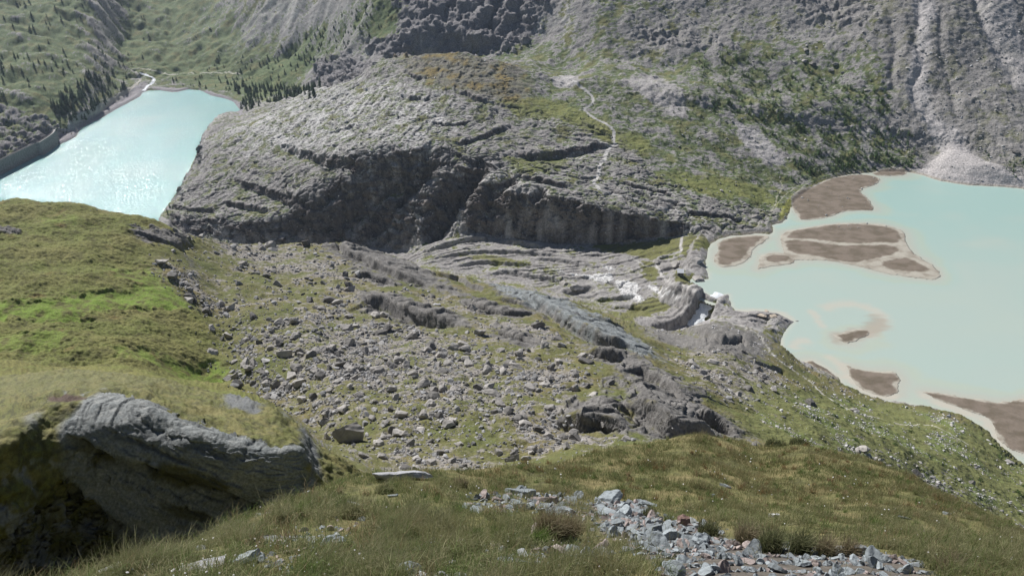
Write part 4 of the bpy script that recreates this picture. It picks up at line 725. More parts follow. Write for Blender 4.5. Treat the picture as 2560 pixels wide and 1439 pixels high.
#@SECTION lakes
def lake(name, poly, z, x0, x1, y0, y1, nx_, ny_, colf, m, label):
    x = np.linspace(x0, x1, nx_)[None] + np.zeros((ny_, 1)); y = np.geomspace(y0, y1, ny_)[:, None] + np.zeros((1, nx_)); zz = x * 0 + z
    d = sdf(x, y, poly); keep = (d < 12); keep = keep[:-1, :-1] | keep[1:, 1:]
    o, us = grid_mesh(name, x, y, zz, keep); set_attr(o, 'Col', colf(x, y, d), us); o.data.materials.append(m); tag(o, label, kind='structure')
def col_r(x, y, d):
    nn = fbm(x / 90, y / 50, oct=3, seed=331); n2 = fbm(x / 14, y / 6, oct=3, seed=332); u, v = proj(x, y, x * 0)
    base = x[..., None] * 0 + c3(.395, .47, .42)
    far = sst(620, 860, y + nn * 120) * sst(150, 420, x); base = mix(base, base * 0 + c3(.325, .465, .425), far * .95)
    base = mix(base, base * 0 + c3(.385, .475, .425), sst(.0, .5, nn) * .5)
    base = mix(base, base * 0 + c3(.41, .475, .415), sst(.05, .5, -nn) * .5 * (1 - far))
    di = x * 0 + 1e3
    for P in PD: di = np.minimum(di, sdf(x, y, P))
    di = di + n2 * 4
    turq = np.exp(-((di - 10) / 8) ** 2) * sst(560, 680, y); base = mix(base, base * 0 + c3(.35, .47, .42), turq * .5)
    rw_ = 8 + 8 * sst(-.3, .3, nn * 1.5); base = mix(base, base * 0 + c3(.45, .42, .35), sst(1, 0, di / rw_) * .7); base = mix(base, base * 0 + c3(.46, .45, .31), np.exp(-((di / rw_ - .9) / .3) ** 2) * .3)
    for pts, wd in ((r6((960, 590), (1040, 575), (1110, 578), (1180, 600), (1235, 630), (1250, 665), (1220, 700), (1175, 725)), 8), (r6((878, 612), (905, 640), (935, 690)), 4), (r6((790, 790), (830, 760), (850, 770)), 6), (r6((975, 845), (1020, 880), (1080, 960), (1180, 1040), (1290, 1045)), 5), (r6((500, 610), (560, 612), (700, 615), (780, 650)), 5),
                    (r6((725, 760), (735, 830), (800, 880)), 3), (r6((1460, 1045), (1600, 1110), (1780, 1180), (1850, 1300)), 5)):
        dd, t, sg = pdist(x, y, wz(pts, ZR, 0) if False else [PZ(a, b, ZR)[:2] for a, b in spline(pts, 4)]); base = mix(base, base * 0 + c3(.53, .47, .39), sst(wd * 1.4, 0, dd + n2 * 5) * .6)
    dd = sdf(x, y, wz(r6((1150, 690), (1190, 640), (1235, 640), (1275, 665), (1265, 700), (1220, 730), (1180, 735), (1140, 745), (1020, 770), (990, 735)), ZR, 3)); base = mix(base, base * 0 + c3(.34, .29, .23), sst(5, -4, dd + n2 * 7) * .6)
    base = mix(base, base * 0 + c3(.52, .50, .42), sst(-5, 0, d + n2 * 2) * .5)
    return base
def col_l(x, y, d):
    nn = fbm(x / 120, y / 120, oct=3, seed=335); b = x[..., None] * 0 + c3(.25, .45, .435); b = mix(b, b * 0 + c3(.28, .465, .445), sst(-.3, .3, nn)); return mix(b, b * 0 + c3(.3, .5, .46), sst(-6, 0, d) * .5)
def water(name, rough, scale, strength, dist, stretch=1.):
    m = bpy.data.materials.new(name); m.use_nodes = True; n = m.node_tree.nodes; L = m.node_tree.links; b = n['Principled BSDF']
    a = n.new('ShaderNodeAttribute'); a.attribute_name = 'Col'; L.new(a.outputs['Color'], b.inputs['Base Color']); b.inputs['Roughness'].default_value = rough; b.inputs['IOR'].default_value = 1.33; b.inputs['Specular IOR Level'].default_value = .35 if strength < .5 else .4
    g = n.new('ShaderNodeNewGeometry'); mp = n.new('ShaderNodeMapping'); mp.inputs['Scale'].default_value = (1, stretch, 1); mp.inputs['Rotation'].default_value = (0, 0, .5); L.new(g.outputs['Position'], mp.inputs[0])
    t = noise_node(n, L, scale, 3, .6, mp.outputs[0]); bp = n.new('ShaderNodeBump'); bp.inputs['Strength'].default_value = strength; bp.inputs['Distance'].default_value = dist; L.new(t.outputs[0], bp.inputs['Height']); L.new(bp.outputs[0], b.inputs['Normal']); return m
lake('lake', LR, ZR + .004, 60, 900, 330, 1010, 420, 420, col_r, water('milky water', .3, .8, .25, .25), 'broad milky pale turquoise lake with brown mud islands')
lake('reservoir', LL, ZL + .004, -1400, 0, 650, 1700, 300, 300, col_l, water('choppy water', .09, .30, .8, 1.0, 1.8), 'bright turquoise reservoir glittering in the sun behind the knoll')
print('sheet', time.time() - T0)
#@SECTION small builders
BU, BV = proj(XX, YY, ZZ)
rnd = random.Random(5)
def mesh(name, verts, faces, smooth=False):
    me = bpy.data.meshes.new(name); v = np.asarray(verts, np.float32); me.vertices.add(len(v)); me.vertices.foreach_set('co', v.ravel())
    if isinstance(faces, np.ndarray):
        k = faces.shape[1]; me.loops.add(faces.size); me.loops.foreach_set('vertex_index', faces.astype(np.int32).ravel()); me.polygons.add(len(faces)); me.polygons.foreach_set('loop_start', np.arange(0, faces.size, k, dtype=np.int32))
    else:
        fl = [i for f in faces for i in f]; st = np.cumsum([0] + [len(f) for f in faces])[:-1]
        me.loops.add(len(fl)); me.loops.foreach_set('vertex_index', np.array(fl, np.int32)); me.polygons.add(len(faces)); me.polygons.foreach_set('loop_start', st.astype(np.int32))
    me.polygons.foreach_set('use_smooth', np.full(len(me.polygons), smooth)); me.update(); me.validate(); return me
def obj(name, me, m=None, parent=None, loc=None, rot=None, scale=None):
    o = bpy.data.objects.new(name, me); COL.objects.link(o)
    if m and me is not None and not me.materials: me.materials.append(m)
    if parent: o.parent = parent
    if loc is not None: o.location = loc
    if rot is not None: o.rotation_euler = rot
    if scale is not None: o.scale = scale if hasattr(scale, '__len__') else (scale,) * 3
    return o
def ico(sub):
    t = (1 + 5 ** .5) / 2; v = [(-1, t, 0), (1, t, 0), (-1, -t, 0), (1, -t, 0), (0, -1, t), (0, 1, t), (0, -1, -t), (0, 1, -t), (t, 0, -1), (t, 0, 1), (-t, 0, -1), (-t, 0, 1)]
    f = [(0, 11, 5), (0, 5, 1), (0, 1, 7), (0, 7, 10), (0, 10, 11), (1, 5, 9), (5, 11, 4), (11, 10, 2), (10, 7, 6), (7, 1, 8), (3, 9, 4), (3, 4, 2), (3, 2, 6), (3, 6, 8), (3, 8, 9), (4, 9, 5), (2, 4, 11), (6, 2, 10), (8, 6, 7), (9, 8, 1)]
    v = [np.array(p) / np.linalg.norm(p) for p in v]
    for _ in range(sub):
        c, nf = {}, []
        def mid(a, b):
            k = (min(a, b), max(a, b))
            if k not in c: p = v[a] + v[b]; v.append(p / np.linalg.norm(p)); c[k] = len(v) - 1
            return c[k]
        for a, b, d in f: x, y, z = mid(a, b), mid(b, d), mid(d, a); nf += [(a, x, z), (b, y, x), (d, z, y), (x, y, z)]
        f = nf
    return np.array(v), np.array(f)
ICO = {k: ico(k) for k in (1, 2, 3, 4)}
def rock_shape(seed, sub=2, dims=(1, .8, .6), cuts=11, slate=False, rough=.03):
    r_ = np.random.default_rng(seed); v, f = ICO[sub]; v = v.copy()
    for k in range(cuts):
        n = r_.normal(size=3)
        if slate and k % 2 == 0: n = np.array([n[0] * .06, n[1] * .06, np.sign(n[2])])
        n /= np.linalg.norm(n); h = r_.uniform(.42, .8) if not (slate and k % 2 == 0) else r_.uniform(.2, .34)
        d = v @ n - h; v -= n * np.maximum(d, 0)[:, None]
    q = v * 3 + seed * 7.3; v = v * (1 + rough * 4 * n3(q[:, 0], q[:, 1], q[:, 2], seed=seed))[:, None] if rough else v
    if slate and sub > 2: v[:, 2] += .02 * np.floor(4 * n3(v[:, 0] * 2, v[:, 1] * 2, seed=seed + 1))
    v /= np.abs(v).max(0); return v * np.array(dims), f
def M_rock(name, c, scale=2.5, amt=.3, bump=.5, dist=.08, rnd_=.22): return mat(name, base=c, scale=scale, amount=amt, bump=bump, dist=dist, obj_random=rnd_, tex='obj', rough=.85, spec=.25)
def pick(band, wgt, n, umin=-160, umax=2720, vmax=1470, seed=1):
    a, b = band; s = rows(a, b); W = (wgt[s] if wgt is not None else np.ones(XX[s].shape)) * ((BU[s] > umin) & (BU[s] < umax) & (BV[s] < vmax) & (BV[s] > -30))
    # even on the picture of the ground: weight by the seen size of each cell
    du = np.abs(np.gradient(BU[s], axis=1)); dv = np.clip(-np.gradient(BV[s], axis=0), 0, 8); W = W * du * dv
    w = W.ravel(); tot = w.sum()
    if tot <= 0: return [np.zeros(0)] * 5
    g = np.random.default_rng(seed); idx = np.searchsorted(np.cumsum(w) / tot, g.random(n)); idx = np.clip(idx, 0, len(w) - 1)
    x = XX[s].ravel()[idx]; y = YY[s].ravel()[idx]; z = ZZ[s].ravel()[idx]; return x, y, z, BU[s].ravel()[idx], BV[s].ravel()[idx]
def mpp(y, z): return ((y * CP - (z - ZC) * SP)) / FPX                 # metres per photo pixel there
def merged(name, shapes, xs, ys, zs, sz, m, label, cat=None, kind='stuff', flat=(.7, 1.1), tilt=.35, seed=3, cols=None, sink=.25, stretch=(.7, 1.3)):
    """one object out of many copies of a few shapes"""
    g = np.random.default_rng(seed); n = len(xs); VV, FF, CC = [], [], []; off = 0; pk = g.integers(0, len(shapes), n)
    for k, (v, f) in enumerate(shapes):
        ii = np.where(pk == k)[0]
        if not len(ii): continue
        a = g.uniform(0, 6.283, len(ii)); tx = g.normal(0, tilt, len(ii)); ty = g.normal(0, tilt, len(ii)); S = sz[ii]
        vv = np.repeat(v[None], len(ii), 0) * S[:, None, None] * np.stack([g.uniform(*stretch, len(ii)), g.uniform(*stretch, len(ii)), g.uniform(*flat, len(ii))], -1)[:, None]
        y_ = vv[..., 1] * np.cos(tx)[:, None] - vv[..., 2] * np.sin(tx)[:, None]; z_ = vv[..., 1] * np.sin(tx)[:, None] + vv[..., 2] * np.cos(tx)[:, None]; x_ = vv[..., 0]
        x2 = x_ * np.cos(ty)[:, None] + z_ * np.sin(ty)[:, None]; z2 = -x_ * np.sin(ty)[:, None] + z_ * np.cos(ty)[:, None]
        x3 = x2 * np.cos(a)[:, None] - y_ * np.sin(a)[:, None]; y3 = x2 * np.sin(a)[:, None] + y_ * np.cos(a)[:, None]
        P = np.stack([x3 + xs[ii][:, None], y3 + ys[ii][:, None], z2 + zs[ii][:, None] + (S * sink)[:, None]], -1)
        VV.append(P.reshape(-1, 3)); FF.append((f[None] + (np.arange(len(ii)) * len(v))[:, None, None] + off).reshape(-1, f.shape[1])); off += len(ii) * len(v)
        cc = (cols[ii] if cols is not None else np.ones((len(ii), 3)) * .3); CC.append(np.repeat(cc[:, None], len(v), 1).reshape(-1, 3))
    me = mesh(name, np.concatenate(VV), np.concatenate(FF)); o = obj(name, me, m); set_attr(o, 'Col', np.concatenate(CC)); return tag(o, label, cat, kind=kind)
#@SECTION boulders of the slope
M_BOUL = M_rock('pale boulder rock', (.33, .308, .285), scale=1.2, dist=.2); M_BOULD = M_rock('dark boulder rock', (.16, .15, .14), scale=1.2, dist=.2); M_STUFF = mat('loose stones', attr='Col', scale=1.5, amount=.25, rough=.9)
shp2 = [rock_shape(300 + k, 2, (1, .82, .68)) for k in range(9)]; shp1 = [rock_shape(330 + k, 1, (1, .8, .65), cuts=8, rough=0) for k in range(8)]
bmesh_ = [mesh('boulder', v, f) for v, f in shp2]; bm_d = [mesh('boulder', v, f) for v, f in shp2]
for b_ in bmesh_: b_.materials.append(M_BOUL)
for b_ in bm_d: b_.materials.append(M_BOULD)
big = [rock_shape(360 + k, 4, (1, .8, .7), cuts=12, rough=.02) for k in range(6)]
def boulder(u, v, wpx, label, band=('D', 'F2'), k=0, dark=0, h=.75, rz=None, grp=None, cat='boulder', m=None, dims=None, tilt=(0, 0), sink=.2):
    x, y, z = on(u, v, *band); w_ = wpx * mpp(y, z) / 2; vv, f = big[k % 6]; me = mesh('boulder', vv * np.array(dims or (1, .85, h)), f)
    return tag(obj('boulder', me, m or (M_BOULD if dark else M_BOUL), loc=(x, y, z + w_ * h * sink), rot=(tilt[0], tilt[1], rnd.uniform(0, 6) if rz is None else rz), scale=w_), label, cat, grp)
boulder(1236, 985, 54, 'largest pale boulder lying alone in the middle of the boulder field', k=0, h=.7, rz=2.6); boulder(872, 1100, 84, 'huge grey boulder with one flat sloping face beside the lower end of the grassy shoulder', k=1, h=1.0, rz=.4, sink=.45)
boulder(569, 950, 36, 'rounded cream boulder at the foot of the green knoll', k=2, h=.65); boulder(508, 578, 28, 'bright angular boulder standing on the skyline against the dark cliff', k=3, h=.7); boulder(585, 905, 24, 'grey boulder at the right edge of the bright green grass', k=4); boulder(790, 930, 40, 'light-topped boulder in the upper left of the boulder field', k=5, h=.8)
boulder(1418, 1120, 30, 'upright blotched boulder just above the near grass crest', k=2, h=1.0); boulder(1052, 1078, 42, 'brownish round boulder topping a cluster of blocks above the near crest', k=4, h=.8); boulder(1125, 1062, 40, 'grey block with a sharp edge right of the brownish cluster', k=3); boulder(1292, 920, 38, 'light block on the upper rim of the boulder field', k=1); boulder(1370, 1090, 30, 'two-toned boulder with a long shadow on the grass', k=0)
boulder(1527, 958, 32, 'dark jagged block on the turf above the shaded crag', k=5, dark=1); boulder(1480, 892, 20, 'round white-grey boulder on the slope above the crag', k=2); boulder(640, 686, 26, 'squat pale boulder in the row under the skyline boulders', k=1); boulder(665, 690, 26, 'shadowed boulder beside the squat pale one', k=3, dark=1)
boulder(2026, 1010, 40, 'dark ribbed boulder on the green slope beside the lakeside path', k=3, dark=1, h=.9); boulder(2136, 1026, 24, 'flat dark-based rock beside the path near the shore', k=1, h=.5); boulder(2522, 1156, 30, 'pale block at the right edge above the ochre shore', k=4, h=.8); boulder(2430, 1208, 20, 'upright white rock in the grass near the right edge', k=0, h=.9); boulder(1858, 880, 24, 'grey rock at the edge of the outcrop above the lakeside path', k=5, dark=1)
boulder(1782, 880, 14, 'small white rock on the slope right of the crag', k=2); boulder(375, 637, 12, 'small brown boulder half sunk in the knoll turf', k=1, dark=1)
for u, v, w_, lb, d_ in [(2014, 127, 22, 'flat grey block, uppermost of the big blocks on the far scree slope', 0), (2014, 152, 22, 'pale slab-shaped block below the uppermost one on the far slope', 0), (2031, 162, 24, 'broad dark block in the group on the far slope', 1), (2089, 162, 20, 'bright square block right of the group on the far slope', 0), (2077, 176, 16, 'low grey block under the bright square one', 0), (2107, 182, 14, 'white low block at the right end of the far group', 0),
                      (2170, 226, 17, 'large solitary boulder among the trees of the far slope', 0), (2243, 281, 14, 'white boulder on the far turf near the gravel slide', 0), (1803, 477, 14, 'round grey boulder on slabs near the lower end of the wooded slope', 0), (1870, 513, 18, 'reddish block on turf above the lake corner', 1), (1890, 545, 30, 'long pale whaleback rock on the shore meadow', 0), (2537, 378, 24, 'leaning grey block at the right edge above the lake', 1), (1087, 196, 9, 'lone round stone on the brown moor crest', 0), (1260, 195, 9, 'small dark boulder on the brown side of the hill', 1)]:
    boulder(u, v, w_, lb, ('G', 'N'), k=int(u) % 6, dark=d_, h=.6)
# the field
bf = np.clip(screeM, 0, 1.2) * (.35 + 1.5 * sst(-.05, .4, nb + .6 * nc)); bf *= (1 - rockM)
edgeb = poly_mask([(395, 640), (440, 650), (520, 740), (590, 800), (640, 900), (700, 960), (680, 1000), (590, 940), (560, 860), (545, 800), (470, 765), (420, 710)], MID, 8, nk)
bf = bf + .9 * edgeb * (1 - knoll)
core = poly_mask([(620, 800), (900, 780), (1120, 840), (1340, 900), (1380, 1000), (1250, 1090), (1100, 1150), (900, 1140), (760, 1010), (640, 960)], MID, 25, nk * 2); bf = bf * (.5 + 1.0 * core)
x, y, z, u, v = pick(('D', 'F'), bf, 2800, seed=11); g = np.random.default_rng(12)
szp = np.clip(7.5 * (1 - g.random(len(x))) ** -.45, 7, 36); o_ = np.argsort(-szp); NB = 235
regs = lambda u, v: 'in the upper boulder field' if v < 760 else ('in the boulders beside the green knoll' if u < 760 else ('in the lower boulder field' if v > 1000 else ('in the dense middle of the boulder field' if u < 1250 else 'on the right of the boulder field')))
szw = lambda p: 'mid-sized' if p > 16 else ('small' if p > 11 else 'very small')
for k in o_[:NB]:
    d_ = rnd.random() < .3; s0 = szp[k] * mpp(y[k], z[k]) / 2; q = (bm_d if d_ else bmesh_)[rnd.randrange(9)]
    lb = ('%s %s boulder %s' % (szw(szp[k]), 'dark grey' if d_ else 'pale grey', regs(u[k], v[k])))
    tag(obj('boulder', q, None, loc=(x[k], y[k], z[k] + s0 * .22), rot=(rnd.gauss(0, .3), rnd.gauss(0, .3), rnd.uniform(0, 6.28)), scale=(s0 * rnd.uniform(.8, 1.25), s0 * rnd.uniform(.8, 1.1), s0 * rnd.uniform(.8, 1.15))), lb, 'boulder', 'scattered ' + lb)
rest = o_[NB:]
def stone_cols(n, seed, lo=.19, hi=.5, warm=1.):
    g = np.random.default_rng(seed); b = g.uniform(lo, hi, (n, 1)) ** 1; t = g.uniform(0, 1, (n, 1)); return b * (np.array([[1.0, .95, .88]]) * t * warm + np.array([[.98, .97, .98]]) * (1 - t * warm))
x2, y2, z2, u2, v2 = pick(('D', 'F2'), bf + .02 * (1 - knoll) + .0 * bf, 19000, seed=13)
X_ = np.concatenate([x[rest], x2]); Y__ = np.concatenate([y[rest], y2]); Z__ = np.concatenate([z[rest], z2]); sp = np.concatenate([szp[rest], np.clip(2.4 * (1 - g.random(len(x2))) ** -.38, 2.4, 8)])
merged('loose_stones', shp1, X_, Y__, Z__, sp * mpp(Y__, Z__) / 2, M_STUFF, 'countless small grey stones strewn over the boulder slope', seed=14, cols=stone_cols(len(X_), 15, .13, .42), sink=.1)
rs = (1 - .85 * sst(.1, .4, fan)) * np.clip(sc * .8 + sc2 * .7 + .25 * (1 - dome) * (XX > 200) + .5 * np.clip(slide, 0, 1) + .6 * talus, 0, 1); x, y, z, u, v = pick(('H', 'N'), rs, 5200, seed=16)
merged('scree_stones', shp1, x, y, z, np.clip(2.2 * (1 - g.random(len(x))) ** -.36, 2.2, 8) * mpp(y, z) / 2, M_STUFF, 'scree of small grey blocks on the far mountainsides', seed=17, cols=stone_cols(len(x), 18, .25, .5), sink=.1)
x, y, z, u, v = pick(('Fh', 'J'), np.clip(dome + rw('Fh', 'G') * .8, 0, 1) * (DR > 2) * (DL > 2), 1500, seed=19)
merged('slab_stones', shp1, x, y, z, np.clip(2.0 * (1 - g.random(len(x))) ** -.33, 2, 6) * mpp(y, z) / 2, M_STUFF, 'small pale blocks scattered on the bare rock slabs', seed=20, cols=stone_cols(len(x), 21, .3, .55), sink=.1)
rg = (1 - knoll) * sst(200, 260, YY) * (XX > 90) * (1 - .7 * screeM); x, y, z, u, v = pick(('D', 'F2'), rg * sst(0, .4, nb + nc * .7), 2300, seed=22)
merged('slope_stones', shp1, x, y, z, np.clip(2.6 * (1 - g.random(len(x))) ** -.4, 2.6, 11) * mpp(y, z) / 2, M_STUFF, 'pale stones in the turf of the green slope right of the crag', seed=23, cols=stone_cols(len(x), 24, .35, .55), sink=.1)
#@SECTION trees
M_BARK = mat('bark', base=(.10, .075, .055), scale=4, rough=.95); M_CON = mat('conifer needles', base=(.052, .092, .040), scale=1.5, amount=.45, obj_random=.45, tex='obj', rough=.9); M_LARCH = mat('larch needles', base=(.055, .10, .032), scale=1.5, amount=.45, obj_random=.3, tex='obj', rough=.9)
M_SHRUB = mat('shrub leaves', base=(.075, .12, .03), scale=2, amount=.5, obj_random=.25, tex='obj', rough=.9)
def conifer_crown(seed, full=.20, n=300, top=1.0):
    g = np.random.default_rng(seed); V_, F_ = [], []
    for k in range(n):
        t = g.random() ** .8; h = .08 + .9 * t; rad = full * (1 - t) ** .8 * g.uniform(.5, 1.12) + .008; a = g.uniform(0, 6.283); q = g.uniform(.035, .075) * (1.25 - t)
        c = np.array([math.cos(a) * rad, math.sin(a) * rad, h - rad * .25]); e = np.array([math.cos(a), math.sin(a), -.45]); e /= np.linalg.norm(e); w_ = np.cross(e, (0, 0, 1)); w_ /= np.linalg.norm(w_)
        i = len(V_); V_ += [c - e * q * 1.2, c + w_ * q * .8, c + e * q * 1.3 - np.array((0, 0, q * .3)), c - w_ * q * .8]; F_ += [(i, i + 1, i + 2), (i, i + 2, i + 3)]
        if k % 3 == 0:      # inner spray toward the trunk
            i = len(V_); V_ += [np.array([0, 0, h + .02]), c + w_ * q * .6, c - w_ * q * .6]; F_ += [(i, i + 1, i + 2)]
    return np.array(V_), np.array(F_)
def trunk_shape(h=.93, r=.018):
    V_, F_ = [], []; 
    for j, (z_, rr) in enumerate(((-.03, r * 1.3), (.3, r), (h, r * .15))):
        for i in range(6): V_.append((math.cos(i * 1.047) * rr, math.sin(i * 1.047) * rr, z_))
    for j in range(2):
        for i in range(6): F_.append((j * 6 + i, j * 6 + (i + 1) % 6, j * 6 + 6 + (i + 1) % 6, j * 6 + 6 + i))
    return np.array(V_), np.array(F_)
crs = [conifer_crown(400 + k, .19 + .025 * (k % 3), 260) for k in range(5)]; lcs = [conifer_crown(420 + k, .32, 170) for k in range(4)]
cme = [mesh('crown', *c) for c in crs]; lme = [mesh('crown', *c) for c in lcs]; tme = mesh('trunk', *trunk_shape()); tme.materials.append(M_BARK)
for c in cme: c.materials.append(M_CON)
for c in lme: c.materials.append(M_LARCH)
TR = []
def forest(px, band, n, h0, h1, kind, place, seed, fe=12, thr=None):
    w_ = poly_mask(px, band, fe, nmid)
    if thr is not None: w_ = w_ * sst(thr, thr + .25, nb + .5 * nc)
    x, y, z, u, v = pick(band, w_ * (DR > 4) * (DL > 6), n, seed=seed); g = np.random.default_rng(seed + 1)
    for i in range(len(x)):
        if slide_at(u[i], v[i]): continue
        TR.append((x[i], y[i], z[i], h0 + (h1 - h0) * g.random() ** 1.4, kind, place, u[i], v[i]))
def slide_at(u, v): return False
FBK = ('I', 'N')
forest([(160, 225), (250, 190), (330, 200), (290, 245), (200, 298), (130, 280)], FBK, 110, 10, 19, 'c', 'in the dark stand above the reservoir track', 501, 10)
forest([(-60, 150), (120, 120), (320, 130), (330, 180), (160, 210), (40, 240), (-60, 260)], FBK, 70, 6, 13, 'c', 'on the hummocky hillside left of the reservoir', 503, 20, -.1)
forest([(-60, -20), (200, -20), (400, 40), (340, 110), (100, 110), (-60, 130)], FBK, 60, 6, 12, 'c', 'high on the far left hillside', 505, 20, 0.)
forest([(555, 205), (640, 215), (720, 222), (800, 218), (780, 246), (680, 258), (600, 280), (600, 240)], ('I', 'L'), 210, 9, 16, 'c', 'in the dense stand behind the rock hill', 507, 12)
forest([(400, 200), (560, 190), (640, 200), (560, 232), (440, 225)], ('J', 'L'), 30, 5, 10, 'c', 'on the meadow behind the reservoir', 509, 14)
forest([(640, 150), (760, 90), (900, 30), (960, 60), (880, 130), (780, 160), (700, 200)], ('J2', 'N'), 120, 5, 11, 'c', 'on the steep green flank behind the rock hill', 511, 25)
forest([(480, 130), (600, 140), (640, 180), (520, 185)], ('J2', 'N'), 18, 5, 9, 'c', 'at the foot of the far talus fan', 513, 25)
forest([(90, 320), (200, 325), (190, 345), (150, 355), (135, 335)], ('I', 'K'), 12, 3, 6, 'c', 'on the dark knob beside the dam', 515, 4)
forest([(1740, 150), (1900, 140), (2080, 190), (2240, 260), (2290, 420), (2180, 425), (2050, 400), (1900, 330), (1760, 260)], ('H', 'N'), 480, 3.2, 8.0, 'l', 'on the wooded slope above the milky lake', 521, 25, -.25)
forest([(1980, 400), (2050, 380), (2280, 400), (2270, 425), (2120, 432), (2040, 445), (1980, 470)], ('H', 'N'), 110, 3.5, 8, 'l', 'just above the far shore of the milky lake', 523, 10)
forest([(1300, 230), (1450, 220), (1700, 260), (1950, 400), (1900, 460), (1700, 400), (1540, 320), (1400, 300)], ('H', 'N'), 130, 2, 4.5, 'l', 'in the meadow behind the rock hill', 525, 20)
forest([(1560, 400), (1900, 450), (1960, 520), (1880, 540), (1700, 480)], ('G', 'J'), 80, 1.6, 3.6, 'l', 'on the slabs beside the wooded slope', 527, 12)
forest([(2420, 370), (2560, 400), (2600, 460), (2540, 445)], ('H', 'N'), 35, 2, 5, 'l', 'above the gravel fan at the right edge', 529, 10)
forest([(400, 545), (420, 510), (440, 520), (430, 550)], ('G', 'J'), 10, 3, 6, 'c', 'at the foot of the hill beside the reservoir', 531, 5)
forest([(600, 290), (780, 260), (900, 300), (1000, 360), (800, 420), (620, 400)], ('G', 'K'), 40, 1.5, 3.5, 'l', 'dotted over the bare rock hill', 533, 15)
TR.sort(key=lambda t: -t[3] / mpp(t[1], t[2])); NT = 290
def tree(t, k):
    x, y, z, h, kd, place, u, v = t; px_ = h / mpp(y, z); sw = 'tall' if px_ > 14 else ('medium' if px_ > 10 else 'short')
    e = obj('conifer' if kd == 'c' else 'young_larch', None, loc=(x, y, z), rot=(0, 0, rnd.uniform(0, 6.28)), scale=h); lb = '%s %s %s' % (sw, 'dark green conifer' if kd == 'c' else 'light green young larch', place)
    tag(e, lb, 'tree', 'trees ' + place + ', ' + sw); cr_ = obj('crown', (cme if kd == 'c' else lme)[k % (5 if kd == 'c' else 4)], parent=e); tr_ = obj('trunk', tme, parent=e)
for k, t in enumerate(TR[:NT]): tree(t, k)
def merged_trees(ts, shapes, m, name, label, seed):
    if not ts: return
    a = np.array([t[:4] for t in ts]); merged(name, shapes, a[:, 0], a[:, 1], a[:, 2], a[:, 3], m, label, seed=seed, flat=(.9, 1.1), tilt=.02, sink=0, stretch=(.85, 1.2))
tq = trunk_shape(); tqf = np.concatenate([tq[1][:, [0, 1, 2]], tq[1][:, [0, 2, 3]]])
def withtrunk(c): return np.concatenate([c[0], tq[0]]), np.concatenate([c[1], tqf + len(c[0])])
merged_trees([t for t in TR[NT:] if t[4] == 'c'], [withtrunk(c) for c in crs], M_CON, 'far_conifers', 'smaller dark conifers of the far wooded slopes', 41)
merged_trees([t for t in TR[NT:] if t[4] == 'l'], [withtrunk(c) for c in lcs], M_LARCH, 'far_larches', 'smaller light green larches scattered over the far slopes', 42)
def bush_shape(seed, n=260):
    g = np.random.default_rng(seed); V_, F_ = [], []
    for k in range(n):
        d = g.normal(size=3); d[2] = abs(d[2]); d /= np.linalg.norm(d); c = d * g.uniform(.5, 1.) * np.array((1, 1, .7)) * (1 + .3 * math.sin(3 * math.atan2(d[1], d[0]) + seed)); q = g.uniform(.06, .13); a = g.normal(size=3); a /= np.linalg.norm(a); b = np.cross(a, d + .01); b /= np.linalg.norm(b)
        i = len(V_); V_ += [c - a * q, c + b * q * .7, c + a * q, c - b * q * .7]; F_ += [(i, i + 1, i + 2), (i, i + 2, i + 3)]
    return np.array(V_), np.array(F_)
bsh = [bush_shape(440 + k) for k in range(4)]; bsm = [mesh('shrub', *b) for b in bsh]
for b in bsm: b.materials.append(M_SHRUB)
x, y, z, u, v = pick(('D', 'F2'), poly_mask([(1950, 960), (2150, 1000), (2350, 1030), (2500, 1100), (2600, 1200), (2600, 1300), (2400, 1200), (2150, 1110), (2000, 1060)], MID, 12, nk) * sst(-.1, .2, nc), 60, seed=61)
for i in range(len(x)):
    h = rnd.uniform(.7, 2.0) * (1.5 if rnd.random() < .15 else 1); w8 = 'large' if h > 1.6 else 'small'; pl = 'near the shore path' if v[i] < 1080 else 'lower on the green slope at the right'
    tag(obj('shrub', bsm[i % 4], loc=(x[i], y[i], z[i] - .1), rot=(0, 0, rnd.uniform(0, 6)), scale=(h, h, h * .8)), '%s round green shrub %s' % (w8, pl), 'shrub', w8 + ' shrubs ' + pl)
print('things', time.time() - T0)
#@SECTION buildings at the outlet
def box_vf(cx, cy, cz, sx, sy, sz):
    v = [(cx + a * sx / 2, cy + b * sy / 2, cz + c * sz / 2) for a in (-1, 1) for b in (-1, 1) for c in (-1, 1)]
    return v, [(0, 1, 3, 2), (4, 6, 7, 5), (0, 4, 5, 1), (2, 3, 7, 6), (0, 2, 6, 4), (1, 5, 7, 3)]
def join(parts):
    V_, F_ = [], []
    for v, f in parts:
        n = len(V_); V_ += list(v); F_ += [tuple(i + n for i in q) for q in f]
    return V_, F_
def bar_vf(p, q, r, n=6):
    p, q = Vector(p), Vector(q); d = (q - p).normalized(); a = d.orthogonal().normalized(); b = d.cross(a); V_ = []
    for c in (p, q):
        for i in range(n): V_.append(tuple(c + (a * math.cos(i * 6.2832 / n) + b * math.sin(i * 6.2832 / n)) * r))
    return V_, [(i, (i + 1) % n, n + (i + 1) % n, n + i) for i in range(n)] + [tuple(range(n))[::-1], tuple(range(n, 2 * n))]
M_WALL = mat('weathered boards', base=(.20, .19, .18), scale=3, amount=.35, tex='obj'); M_ROOF = mat('pale sheet roof', base=(.52, .53, .55), scale=1.2, amount=.12, tex='obj', rough=.6); M_DARK = mat('dark wood', base=(.05, .04, .035), scale=6); M_WOOD = mat('bridge wood', base=(.34, .31, .27), scale=4, amount=.3)
M_CONC = mat('old concrete', base=(.25, .235, .225), scale=.35, amount=.35, bump=.3, dist=.3); M_CONC2 = mat('concrete walkway', base=(.36, .345, .33), scale=.6, amount=.2)
